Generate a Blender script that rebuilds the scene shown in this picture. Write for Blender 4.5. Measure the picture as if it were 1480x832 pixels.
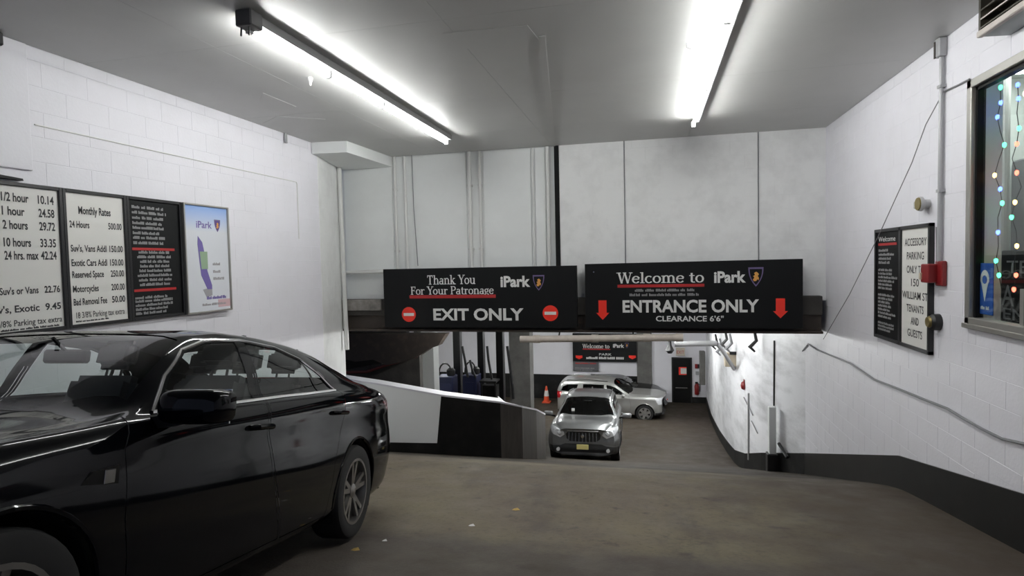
import bpy, bmesh, math, random
import numpy as np
from mathutils import Vector, Matrix, Euler
from mathutils.bvhtree import BVHTree

random.seed(7)
S = bpy.context.scene
COL = S.collection
for o in list(bpy.data.objects):
    bpy.data.objects.remove(o)

# ------------------------------------------------------------------ camera
F_PX = 850.0
YAW, PIT, ROL = 0.23174072, 0.04368189, -0.02205468
_cy, _sy, _cp, _sp, _cr, _sr = math.cos(YAW), math.sin(YAW), math.cos(PIT), math.sin(PIT), math.cos(ROL), math.sin(ROL)
FWD = Vector((-_sy * _cp, _cy * _cp, -_sp))
_r = Vector((_cy, _sy, 0))
_u = _r.cross(FWD)
RGT = _r * _cr + _u * _sr
UPV = _u * _cr - _r * _sr
cam_d = bpy.data.cameras.new('camera')
cam_d.sensor_width = 36.0
cam_d.lens = F_PX / 1480.0 * 36.0
cam_d.clip_start = 0.05
cam_d.clip_end = 200
cam = bpy.data.objects.new('camera', cam_d)
COL.objects.link(cam)
M = Matrix.Identity(4)
for i in range(3):
    M[i][0], M[i][1], M[i][2] = RGT[i], UPV[i], -FWD[i]
cam.matrix_world = M
S.camera = cam

# ------------------------------------------------------------------ world / exposure
S.view_settings.view_transform = 'Standard'
S.view_settings.look = 'None'
S.view_settings.gamma = 1
S.view_settings.use_curve_mapping = False
S.view_settings.exposure = 0.38
S.cycles.max_bounces = 10
S.cycles.diffuse_bounces = 5
S.cycles.glossy_bounces = 4
S.cycles.transparent_max_bounces = 12
S.cycles.caustics_reflective = False
S.cycles.caustics_refractive = False
S.cycles.sample_clamp_indirect = 10
W_ = bpy.data.worlds.new('world')
S.world = W_
W_.use_nodes = True
W_.node_tree.nodes['Background'].inputs[0].default_value = (0.62, 0.72, 1.0, 1)
W_.node_tree.nodes['Background'].inputs[1].default_value = 0.25
TUBE_POWER = 64.0     # the bare tubes of the entrance bay
LOW_POWER = 165.0      # the fittings of the lower floor


def px_x(x, y, X):
    d = FWD + RGT * ((x - 740) / F_PX) - UPV * ((y - 416) / F_PX)
    return d * (X / d.x)


def px_y(x, y, Y):
    d = FWD + RGT * ((x - 740) / F_PX) - UPV * ((y - 416) / F_PX)
    return d * (Y / d.y)


def px_z(x, y, Z):
    d = FWD + RGT * ((x - 740) / F_PX) - UPV * ((y - 416) / F_PX)
    return d * (Z / d.z)


KN = [(-6, -1.26), (0, -1.26), (4.2, -2.185), (5.33, -2.375), (7.7, -2.75), (15.9, -5.43), (25.5, -6.62), (45, -6.64)]


def fz(y):
    return float(np.interp(y, [k[0] for k in KN], [k[1] for k in KN]))


# ------------------------------------------------------------------ materials
MATS = {}


def mat(name, col, rough=0.6, metal=0.0, var=0.0, scale=6.0, col2=None, bump=0.0, bscale=60.0, coat=0.0, emit=None, estr=0.0,
        stretch=None, spec=0.5, lo=0.35, hi=0.7, detail=6):
    m = bpy.data.materials.new(name)
    m.use_nodes = True
    nt = m.node_tree
    b = nt.nodes['Principled BSDF']
    b.inputs['Base Color'].default_value = (*col, 1)
    b.inputs['Roughness'].default_value = rough
    b.inputs['Metallic'].default_value = metal
    b.inputs['Specular IOR Level'].default_value = spec
    b.inputs['Coat Weight'].default_value = coat
    b.inputs['Coat Roughness'].default_value = 0.03
    tc = None
    if var > 0 or bump > 0:
        tc = nt.nodes.new('ShaderNodeTexCoord')
        mp = nt.nodes.new('ShaderNodeMapping')
        if stretch:
            mp.inputs['Scale'].default_value = stretch
        geo = nt.nodes.new('ShaderNodeNewGeometry')
        nt.links.new(geo.outputs['Position'], mp.inputs['Vector'])
    if var > 0:
        n = nt.nodes.new('ShaderNodeTexNoise')
        n.inputs['Scale'].default_value = scale
        n.inputs['Detail'].default_value = detail
        n.inputs['Roughness'].default_value = 0.65
        nt.links.new(mp.outputs[0], n.inputs['Vector'])
        r = nt.nodes.new('ShaderNodeMapRange')
        r.inputs['From Min'].default_value = lo
        r.inputs['From Max'].default_value = hi
        r.inputs['To Max'].default_value = var
        nt.links.new(n.outputs['Fac'], r.inputs['Value'])
        mx = nt.nodes.new('ShaderNodeMix')
        mx.data_type = 'RGBA'
        c2 = col2 or tuple(c * 0.5 for c in col)
        mx.inputs['A'].default_value = (*col, 1)
        mx.inputs['B'].default_value = (*c2, 1)
        nt.links.new(r.outputs[0], mx.inputs['Factor'])
        nt.links.new(mx.outputs['Result'], b.inputs['Base Color'])
    if bump > 0:
        n2 = nt.nodes.new('ShaderNodeTexNoise')
        n2.inputs['Scale'].default_value = bscale
        n2.inputs['Detail'].default_value = 3
        nt.links.new(mp.outputs[0], n2.inputs['Vector'])
        bp = nt.nodes.new('ShaderNodeBump')
        bp.inputs['Strength'].default_value = bump
        bp.inputs['Distance'].default_value = 0.01
        nt.links.new(n2.outputs['Fac'], bp.inputs['Height'])
        nt.links.new(bp.outputs[0], b.inputs['Normal'])
    if emit:
        b.inputs['Emission Color'].default_value = (*emit, 1)
        b.inputs['Emission Strength'].default_value = estr
    MATS[name] = m
    return m


def glass_mat(name, tint, refl=1.0, ior=1.5):
    m = bpy.data.materials.new(name)
    m.use_nodes = True
    nt = m.node_tree
    nt.nodes.remove(nt.nodes['Principled BSDF'])
    out = nt.nodes['Material Output']
    t = nt.nodes.new('ShaderNodeBsdfTransparent')
    t.inputs[0].default_value = (*tint, 1)
    g = nt.nodes.new('ShaderNodeBsdfGlossy')
    g.inputs['Roughness'].default_value = 0.02
    g.inputs['Color'].default_value = (refl, refl, refl, 1)
    # Schlick reflectance, the same from both faces of the pane
    lw = nt.nodes.new('ShaderNodeLayerWeight')
    lw.inputs['Blend'].default_value = 0.5
    pw = nt.nodes.new('ShaderNodeMath')
    pw.operation = 'POWER'
    pw.inputs[1].default_value = 5.0
    nt.links.new(lw.outputs['Facing'], pw.inputs[0])
    f0 = ((ior - 1) / (ior + 1)) ** 2
    fr = nt.nodes.new('ShaderNodeMath')
    fr.operation = 'MULTIPLY_ADD'
    fr.inputs[1].default_value = 1 - f0
    fr.inputs[2].default_value = f0
    nt.links.new(pw.outputs[0], fr.inputs[0])
    mx = nt.nodes.new('ShaderNodeMixShader')
    nt.links.new(fr.outputs[0], mx.inputs[0])
    nt.links.new(t.outputs[0], mx.inputs[1])
    nt.links.new(g.outputs[0], mx.inputs[2])
    nt.links.new(mx.outputs[0], out.inputs[0])
    MATS[name] = m
    return m


mat('white_wall', (0.80, 0.79, 0.835), 0.45, var=0.5, scale=1.6, col2=(0.72, 0.71, 0.74), bump=0.15, bscale=35, lo=.45, hi=.75)
mat('back_white', (0.87, 0.875, 0.865), 0.5, var=0.6, scale=2.2, col2=(0.68, 0.68, 0.67), bump=0.2, bscale=40, lo=.45, hi=.75)
mat('panel_white', (0.83, 0.85, 0.84), 0.55, var=0.4, scale=1.2, col2=(0.72, 0.73, 0.72), lo=.4, hi=.7)
mat('scuffed_white', (0.80, 0.80, 0.83), 0.45, var=0.8, scale=1.4, col2=(0.40, 0.40, 0.41), bump=0.15, bscale=25, stretch=(1, 0.5, 1.6), lo=.44, hi=.72)
mat('ceiling_paint', (0.51, 0.51, 0.495), 0.42, var=0.5, scale=0.7, col2=(0.43, 0.43, 0.42), bump=0.08, bscale=8, lo=.4, hi=.7)
mat('pipe_white', (0.72, 0.72, 0.70), 0.4)
mat('dark_paint', (0.012, 0.012, 0.012), 0.5, spec=0.2, var=0.6, scale=3.0, col2=(0.05, 0.048, 0.045), lo=.5, hi=.8)
mat('dark_gloss', (0.011, 0.011, 0.011), 0.35, spec=0.25, var=0.5, scale=2.0, col2=(0.04, 0.038, 0.034), lo=.45, hi=.8)
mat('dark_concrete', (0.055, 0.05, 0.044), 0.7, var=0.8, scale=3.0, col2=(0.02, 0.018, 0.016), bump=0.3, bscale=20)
mat('grey_concrete', (0.17, 0.165, 0.155), 0.7, var=0.8, scale=2.5, col2=(0.08, 0.078, 0.072), bump=0.2, bscale=20)
mat('bare_concrete', (0.30, 0.28, 0.26), 0.7, var=0.9, scale=7, col2=(0.12, 0.11, 0.10), bump=0.3, bscale=20)
mat('end_face_lit', (0.075, 0.066, 0.058), 0.55, var=0.8, scale=2.5, col2=(0.03, 0.027, 0.025), stretch=(3, 3, .4), bump=0.15, bscale=20)  # streaked; lighter grey of the lit, curving parapet end put into the colour
mat('parapet_white', (0.90, 0.91, 0.90), 0.5)
mat('rust_steel', (0.035, 0.026, 0.02), 0.6, var=0.9, scale=5.0, col2=(0.09, 0.06, 0.045), bump=0.2, bscale=30, lo=.5, hi=.8)
mat('black', (0.005, 0.005, 0.005), 0.5, spec=0.2)
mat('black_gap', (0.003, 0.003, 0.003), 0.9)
mat('sign_black', (0.006, 0.0065, 0.007), 0.5, spec=0.22)
mat('letter_white', (0.75, 0.75, 0.73), 0.5)
mat('letter_grey', (0.28, 0.28, 0.28), 0.5)
mat('letter_dark', (0.03, 0.03, 0.032), 0.6)
mat('sign_red', (0.88, 0.035, 0.018), 0.45)
mat('line_red', (0.42, 0.02, 0.02), 0.45)
mat('logo_purple', (0.10, 0.06, 0.22), 0.5)
mat('logo_rim', (0.16, 0.12, 0.26), 0.5)
mat('logo_gold', (0.75, 0.36, 0.08), 0.5)
mat('board_white', (0.78, 0.77, 0.73), 0.45)
mat('frame_black', (0.016, 0.016, 0.017), 0.35)
mat('frame_metal', (0.42, 0.41, 0.38), 0.38, metal=0.7)
mat('chrome', (0.75, 0.75, 0.75), 0.12, metal=1.0)
mat('dull_chrome', (0.40, 0.40, 0.40), 0.25, metal=1.0)
mat('car_black', (0.003, 0.0035, 0.005), 0.06, spec=0.22)
mat('car_silver', (0.27, 0.275, 0.28), 0.28, metal=0.75, coat=0.8)
mat('car_pale', (0.40, 0.40, 0.385), 0.30, metal=0.55, coat=0.8)
mat('car_grey', (0.06, 0.065, 0.07), 0.3, metal=0.4, coat=0.8)
mat('rubber', (0.012, 0.012, 0.012), 0.75)
mat('cladding', (0.02, 0.02, 0.021), 0.55)
mat('wheel_dark', (0.26, 0.25, 0.24), 0.35, metal=0.8)
mat('wheel_silver', (0.5, 0.5, 0.5), 0.3, metal=0.9)
mat('seat_dark', (0.03, 0.03, 0.032), 0.7)
mat('seat_grey', (0.06, 0.06, 0.062), 0.7)
mat('tail_red', (0.35, 0.01, 0.015), 0.15, coat=1.0)
mat('lamp_clear', (0.78, 0.79, 0.82), 0.15, metal=0.15, coat=1.0)
mat('amber', (0.8, 0.25, 0.03), 0.3)
mat('plate_yellow', (0.72, 0.62, 0.25), 0.5)
mat('grille_dark', (0.02, 0.02, 0.02), 0.35)
glass_mat('car_glass', (0.80, 0.86, 0.84), 1.0, 1.45)
glass_mat('car_glass_dark', (0.09, 0.10, 0.10), 0.7, 1.5)
glass_mat('window_glass', (0.92, 0.95, 0.94), 1.0, 1.35)
mat('tube_glow', (0.9, 0.9, 0.9), 0.4, emit=(0.985, 1.0, 0.985), estr=TUBE_POWER)
mat('tube_low', (0.9, 0.9, 0.9), 0.4, emit=(0.98, 1.0, 0.98), estr=LOW_POWER)
mat('fitting_white', (0.55, 0.55, 0.55), 0.4)
mat('channel_backlit', (0.22, 0.22, 0.22), 0.45)  # darkened grey: backlit shade of the channel put into its colour
mat('fitting_dark', (0.10, 0.10, 0.10), 0.5)
mat('alarm_red', (0.22, 0.01, 0.012), 0.4)
mat('cone_orange', (0.80, 0.10, 0.035), 0.5)
mat('cable_grey', (0.22, 0.22, 0.23), 0.6)
mat('cable_dark', (0.03, 0.03, 0.03), 0.6)
mat('conduit_grey', (0.42, 0.42, 0.43), 0.45, metal=0.3)
mat('brass', (0.30, 0.24, 0.10), 0.4, metal=0.6)
mat('beige_box', (0.55, 0.47, 0.36), 0.5)
mat('exit_plate', (0.55, 0.50, 0.42), 0.5)
mat('blue_machine', (0.012, 0.016, 0.06), 0.45)
mat('black_metal', (0.012, 0.012, 0.013), 0.45)
mat('vent_brown', (0.07, 0.06, 0.045), 0.6, var=0.6, scale=8, col2=(0.03, 0.03, 0.025))
mat('vent_edge', (0.55, 0.50, 0.46), 0.4)
mat('vent_under', (0.30, 0.34, 0.34), 0.4)
mat('blue_sign', (0.02, 0.10, 0.42), 0.4)
mat('office_wall', (0.55, 0.58, 0.55), 0.6)
mat('office_curtain', (0.60, 0.61, 0.58), 0.7)
mat('office_grey', (0.10, 0.10, 0.11), 0.5)
mat('office_light', (0.9, 0.9, 0.9), 0.5, emit=(0.95, 1.0, 0.97), estr=14.0)
for nm, c in (('blue', (0.08, 0.15, 1.0)), ('green', (0.06, 0.9, 0.35)), ('red', (1.0, 0.10, 0.06)), ('amber', (1.0, 0.55, 0.15)), ('white', (1.0, 0.9, 0.7))):
    mat('bulb_' + nm, c, 0.4, emit=c, estr=6.0)
mat('red_pipe', (0.16, 0.03, 0.025), 0.5)
mat('peach_pipe', (0.75, 0.68, 0.60), 0.45, var=0.5, scale=4, col2=(0.35, 0.28, 0.24))
mat('leaf_litter', (0.45, 0.30, 0.08), 0.7)
mat('paper_white', (0.7, 0.7, 0.68), 0.7)
mat('poster_white', (0.70, 0.72, 0.76), 0.4)
mat('poster_blue', (0.36, 0.50, 0.78), 0.4)
mat('poster_green', (0.30, 0.42, 0.28), 0.4)
mat('poster_grey', (0.35, 0.34, 0.35), 0.4)
mat('poster_violet', (0.17, 0.13, 0.38), 0.4)
mat('poster_pink', (0.62, 0.42, 0.44), 0.4)


def floor_material():
    m = bpy.data.materials.new('floor_concrete')
    m.use_nodes = True
    nt = m.node_tree
    b = nt.nodes['Principled BSDF']
    b.inputs['Specular IOR Level'].default_value = 0.22
    geo = nt.nodes.new('ShaderNodeNewGeometry')

    def noise(scale, sc=(1, 1, 1), detail=6):
        mp = nt.nodes.new('ShaderNodeMapping')
        mp.inputs['Scale'].default_value = sc
        nt.links.new(geo.outputs['Position'], mp.inputs['Vector'])
        n = nt.nodes.new('ShaderNodeTexNoise')
        n.inputs['Scale'].default_value = scale
        n.inputs['Detail'].default_value = detail
        n.inputs['Roughness'].default_value = 0.62
        nt.links.new(mp.outputs[0], n.inputs['Vector'])
        return n.outputs['Fac']

    def rng(v, a, c, lo=0.0, hi=1.0):
        r = nt.nodes.new('ShaderNodeMapRange')
        r.inputs['From Min'].default_value = a
        r.inputs['From Max'].default_value = c
        r.inputs['To Min'].default_value = lo
        r.inputs['To Max'].default_value = hi
        nt.links.new(v, r.inputs['Value'])
        return r.outputs[0]

    def mix(f, a, c):
        x = nt.nodes.new('ShaderNodeMix')
        x.data_type = 'RGBA'
        nt.links.new(f, x.inputs['Factor'])
        for k, v in (('A', a), ('B', c)):
            if isinstance(v, tuple):
                x.inputs[k].default_value = (*v, 1)
            else:
                nt.links.new(v, x.inputs[k])
        return x.outputs['Result']
    base = mix(rng(noise(0.55), 0.38, 0.62), (0.185, 0.160, 0.105), (0.145, 0.119, 0.090))
    c = mix(rng(noise(1.8, (1, 0.35, 1)), 0.50, 0.72, 0, 0.75), base, (0.085, 0.072, 0.064))     # long dark drag stains along the lane
    c = mix(rng(noise(22.0, (1, 1, 1), 3), 0.52, 0.75, 0, 0.55), c, (0.07, 0.062, 0.055))
    c = mix(rng(noise(3.2), 0.60, 0.72, 0, 0.8), c, (0.055, 0.048, 0.044))
    # darker band on the right and the darker asphalt of the ramp beyond the crest
    sx = nt.nodes.new('ShaderNodeSeparateXYZ')
    nt.links.new(geo.outputs['Position'], sx.inputs[0])

    def wob(axis, k):
        n = nt.nodes.new('ShaderNodeMath')
        n.operation = 'MULTIPLY_ADD'
        n.inputs[1].default_value = k
        nt.links.new(noise(1.1), n.inputs[0])
        nt.links.new(sx.outputs[axis], n.inputs[2])
        return n.outputs[0]
    c = mix(rng(wob('X', 1.6), 0.9, 2.4, 0, 0.85), c, (0.064, 0.050, 0.040))
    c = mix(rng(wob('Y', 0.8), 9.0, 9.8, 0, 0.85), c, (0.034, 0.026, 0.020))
    # the older, darker apron slab nearest the street, with its saw-cut edge
    am = nt.nodes.new('ShaderNodeMath')
    am.operation = 'MULTIPLY_ADD'
    am.inputs[1].default_value = 0.9
    nt.links.new(noise(0.9), am.inputs[0])
    nt.links.new(sx.outputs['Y'], am.inputs[2])
    c = mix(rng(am.outputs[0], 5.05, 4.75, 0, 0.8), c, mix(rng(noise(4.0), .4, .7), (0.080, 0.068, 0.060), (0.055, 0.047, 0.042)))
    nt.links.new(c, b.inputs['Base Color'])
    nt.links.new(rng(noise(2.5), 0.3, 0.7, 0.55, 0.8), b.inputs['Roughness'])
    bp = nt.nodes.new('ShaderNodeBump')
    bp.inputs['Strength'].default_value = 0.35
    bp.inputs['Distance'].default_value = 0.012
    nt.links.new(noise(55.0, (1, 1, 1), 4), bp.inputs['Height'])
    nt.links.new(bp.outputs[0], b.inputs['Normal'])
    MATS['floor_concrete'] = m


floor_material()


def poster_sky():
    m = mat('poster_sky', (.68, .71, .78), .4)
    nt = m.node_tree
    geo = nt.nodes.new('ShaderNodeNewGeometry')
    sx = nt.nodes.new('ShaderNodeSeparateXYZ')
    nt.links.new(geo.outputs['Position'], sx.inputs[0])
    r = nt.nodes.new('ShaderNodeMapRange')
    r.inputs['From Min'].default_value = .47
    r.inputs['From Max'].default_value = .80
    nt.links.new(sx.outputs['Z'], r.inputs['Value'])
    x = nt.nodes.new('ShaderNodeMix')
    x.data_type = 'RGBA'
    x.inputs['A'].default_value = (.70, .72, .76, 1)
    x.inputs['B'].default_value = (.25, .42, .80, 1)
    nt.links.new(r.outputs[0], x.inputs['Factor'])
    nt.links.new(x.outputs['Result'], nt.nodes['Principled BSDF'].inputs['Base Color'])
    return m


# ------------------------------------------------------------------ object helpers
WM = {}


def link(o):
    COL.objects.link(o)


def tag(o, label=None, cat=None, group=None, kind=None):
    if label:
        o['label'] = label
    if cat:
        o['category'] = cat
    if group:
        o['group'] = group
    if kind:
        o['kind'] = kind
    return o


def empty(name, loc=(0, 0, 0), label=None, cat=None, group=None, rot=None, kind=None):
    o = bpy.data.objects.new(name, None)
    o.empty_display_size = 0.1
    link(o)
    m = Matrix.Translation(Vector(loc))
    if rot is not None:
        m = m @ rot.to_4x4()
    o.matrix_world = m
    WM[o.name] = m
    return tag(o, label, cat, group, kind)


class MB:
    def __init__(self):
        self.bm = bmesh.new()

    def hexa(self, p):
        v = [self.bm.verts.new(q) for q in p]
        for f in ((0, 3, 2, 1), (4, 5, 6, 7), (0, 1, 5, 4), (1, 2, 6, 5), (2, 3, 7, 6), (3, 0, 4, 7)):
            self.bm.faces.new([v[i] for i in f])
        return self

    def box(self, x0, x1, y0, y1, z0, z1, bev=0.0, seg=2):
        if bev <= 0:
            return self.hexa([(x0, y0, z0), (x1, y0, z0), (x1, y1, z0), (x0, y1, z0), (x0, y0, z1), (x1, y0, z1), (x1, y1, z1), (x0, y1, z1)])
        t = bmesh.new()
        bmesh.ops.create_cube(t, size=1.0)
        for v in t.verts:
            v.co = Vector(((x0 + x1) / 2 + v.co.x * (x1 - x0), (y0 + y1) / 2 + v.co.y * (y1 - y0), (z0 + z1) / 2 + v.co.z * (z1 - z0)))
        bmesh.ops.bevel(t, geom=t.edges[:] + t.verts[:], offset=bev, segments=seg, profile=0.5, affect='EDGES')
        self.join(t)
        return self

    def join(self, t, mtx=None):
        me = bpy.data.meshes.new('tmp')
        t.to_mesh(me)
        t.free()
        if mtx is not None:
            me.transform(mtx)
        self.bm.from_mesh(me)
        bpy.data.meshes.remove(me)

    def tube(self, pts, r, seg=8, cap=True):
        pts = [Vector(p) for p in pts]
        n = len(pts)
        rings = []
        up = None
        for i, p in enumerate(pts):
            d = (pts[min(i + 1, n - 1)] - pts[max(i - 1, 0)]).normalized()
            if up is None:
                up = Vector((0, 0, 1)) if abs(d.z) < 0.9 else Vector((1, 0, 0))
            a = (up - d * up.dot(d)).normalized()
            up = a
            b = d.cross(a)
            rr = r[i] if isinstance(r, (list, tuple)) else r
            rings.append([self.bm.verts.new(p + (a * math.cos(t) + b * math.sin(t)) * rr) for t in [2 * math.pi * k / seg for k in range(seg)]])
        for i in range(n - 1):
            for k in range(seg):
                self.bm.faces.new((rings[i][k], rings[i][(k + 1) % seg], rings[i + 1][(k + 1) % seg], rings[i + 1][k]))
        if cap:
            self.bm.faces.new(rings[0][::-1])
            self.bm.faces.new(rings[-1])
        return self

    def lathe(self, prof, seg=24, axis='z', at=(0, 0, 0), closed=False):
        """prof: (radius, height) pairs; axis: which way the height runs"""
        rings = []
        for r, h in prof:
            ring = []
            for k in range(seg):
                a = 2 * math.pi * k / seg
                c, s = r * math.cos(a), r * math.sin(a)
                p = (c, s, h) if axis == 'z' else (c, h, s) if axis == 'y' else (h, c, s)
                ring.append(self.bm.verts.new(Vector(p) + Vector(at)))
            rings.append(ring)
        m = len(rings)
        for i in range(m if closed else m - 1):
            A, B = rings[i], rings[(i + 1) % m]
            for k in range(seg):
                self.bm.faces.new((A[k], A[(k + 1) % seg], B[(k + 1) % seg], B[k]))
        if not closed:
            self.bm.faces.new(rings[0])
            self.bm.faces.new(rings[-1][::-1])
        return self

    def prism(self, poly, mtx, d):
        """2D polygon in the local xy-plane of mtx, extruded by d along local z"""
        a = [self.bm.verts.new(mtx @ Vector((x, y, 0))) for x, y in poly]
        b = [self.bm.verts.new(mtx @ Vector((x, y, d))) for x, y in poly]
        n = len(poly)
        self.bm.faces.new(a[::-1])
        self.bm.faces.new(b)
        for i in range(n):
            self.bm.faces.new((a[i], a[(i + 1) % n], b[(i + 1) % n], b[i]))
        return self

    def rect(self, x0, x1, y0, y1, mtx, d):
        return self.prism([(x0, y0), (x1, y0), (x1, y1), (x0, y1)], mtx, d)

    def build(self, name, m, parent=None, smooth=False, recalc=True):
        bm = self.bm
        if recalc:
            bmesh.ops.recalc_face_normals(bm, faces=bm.faces[:])
        o = bpy.data.objects.new(name, None) if False else None
        me = bpy.data.meshes.new(name)
        if parent is not None:
            w = WM[parent.name]
            bm.transform(w.inverted())
        else:
            vs = [v.co for v in bm.verts]
            lo = Vector([min(v[i] for v in vs) for i in range(3)])
            hi = Vector([max(v[i] for v in vs) for i in range(3)])
            w = Matrix.Translation(Vector(((lo.x + hi.x) / 2, (lo.y + hi.y) / 2, lo.z)))
            bm.transform(w.inverted())
        bm.to_mesh(me)
        bm.free()
        if smooth:
            me.shade_smooth()
            try:
                me.set_sharp_from_angle(angle=math.radians(35))
            except Exception:
                pass
        o = bpy.data.objects.new(name, me)
        link(o)
        if parent is not None:
            o.parent = parent
            WM[o.name] = w
        else:
            o.matrix_world = w
            WM[o.name] = w
        me.materials.append(MATS[m] if isinstance(m, str) else m)
        return o


def copy_tree(o, parent=None):
    kids = list(o.children)
    c = o.copy()
    link(c)
    if parent is not None:
        c.parent = parent
    for k in kids:
        copy_tree(k, c)
    return c


def frame_back(Y):      # plane facing -Y: local x = +X, y = +Z, out = -Y
    return lambda p: Matrix(((1, 0, 0, p[0]), (0, 0, -1, Y), (0, 1, 0, p[1]), (0, 0, 0, 1)))


def m_back(x, y, z):
    return Matrix(((1, 0, 0, x), (0, 0, -1, y), (0, 1, 0, z), (0, 0, 0, 1)))


def m_right(x, y, z):   # plane facing -X: local x = -Y
    return Matrix(((0, 0, -1, x), (-1, 0, 0, y), (0, 1, 0, z), (0, 0, 0, 1)))


def m_left(x, y, z):    # plane facing +X: local x = +Y
    return Matrix(((0, 0, 1, x), (1, 0, 0, y), (0, 1, 0, z), (0, 0, 0, 1)))


def text(parent, s, mtx, x, y, h, m='letter_white', w=None, align='l', bold=0.0, name='lettering', depth=0.002, shear=0.0):
    """lettering with cap height h on the plane mtx (local x, y = left/centre/right end and baseline), fitted to width w"""
    cu = bpy.data.curves.new('t', 'FONT')
    cu.body = s
    cu.size = 1.0
    cu.offset = bold
    cu.extrude = 0.0
    cu.shear = shear
    cu.resolution_u = 3
    to = bpy.data.objects.new('t', cu)
    link(to)
    dg = bpy.context.evaluated_depsgraph_get()
    dg.update()
    me = bpy.data.meshes.new_from_object(to.evaluated_get(dg))
    bpy.data.objects.remove(to)
    bpy.data.curves.remove(cu)
    if len(me.vertices) == 0:
        return None
    co = np.empty(len(me.vertices) * 3)
    me.vertices.foreach_get('co', co)
    co = co.reshape(-1, 3)
    x0, x1 = co[:, 0].min(), co[:, 0].max()
    sy = h / 0.70
    sx = (w / (x1 - x0)) if w else sy
    ww = (x1 - x0) * sx
    off = x - {'l': 0, 'c': ww / 2, 'r': ww}[align]
    bm = bmesh.new()
    bm.from_mesh(me)
    bpy.data.meshes.remove(me)
    for v in bm.verts:
        v.co = mtx @ Vector((off + (v.co.x - x0) * sx, y + v.co.y * sy, depth))
    if h > .10 and ' ' in s:        # big words are pieces of their own
        words_ = s.split(' ')
        spans = []
        todo = set(bm.verts)
        while todo:
            st, isl = [todo.pop()], set()
            while st:
                v = st.pop()
                isl.add(v)
                for e_ in v.link_edges:
                    q = e_.other_vert(v)
                    if q in todo:
                        todo.discard(q)
                        st.append(q)
            xs_ = [(mtx.inverted() @ v.co).x for v in isl]
            spans.append((min(xs_), max(xs_), isl))
        spans.sort(key=lambda t: t[0])
        gaps = sorted(range(1, len(spans)), key=lambda i: spans[i][0] - max(q[1] for q in spans[:i]))[-(len(words_) - 1):]
        groups_, cur = [], set()
        for i, sp_ in enumerate(spans):
            if i in gaps:
                groups_.append(cur)
                cur = set()
            cur = cur | sp_[2]
        groups_.append(cur)
        for g_ in groups_:
            b = MB()
            mp_ = {v: b.bm.verts.new(v.co) for v in g_}
            for f in bm.faces:
                if f.verts[0] in g_:
                    b.bm.faces.new([mp_[v] for v in f.verts])
            o = b.build(name, m, parent, recalc=False)
        bm.free()
        return o
    b = MB()
    b.bm.free()
    b.bm = bm
    return b.build(name, m, parent, recalc=False)


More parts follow.
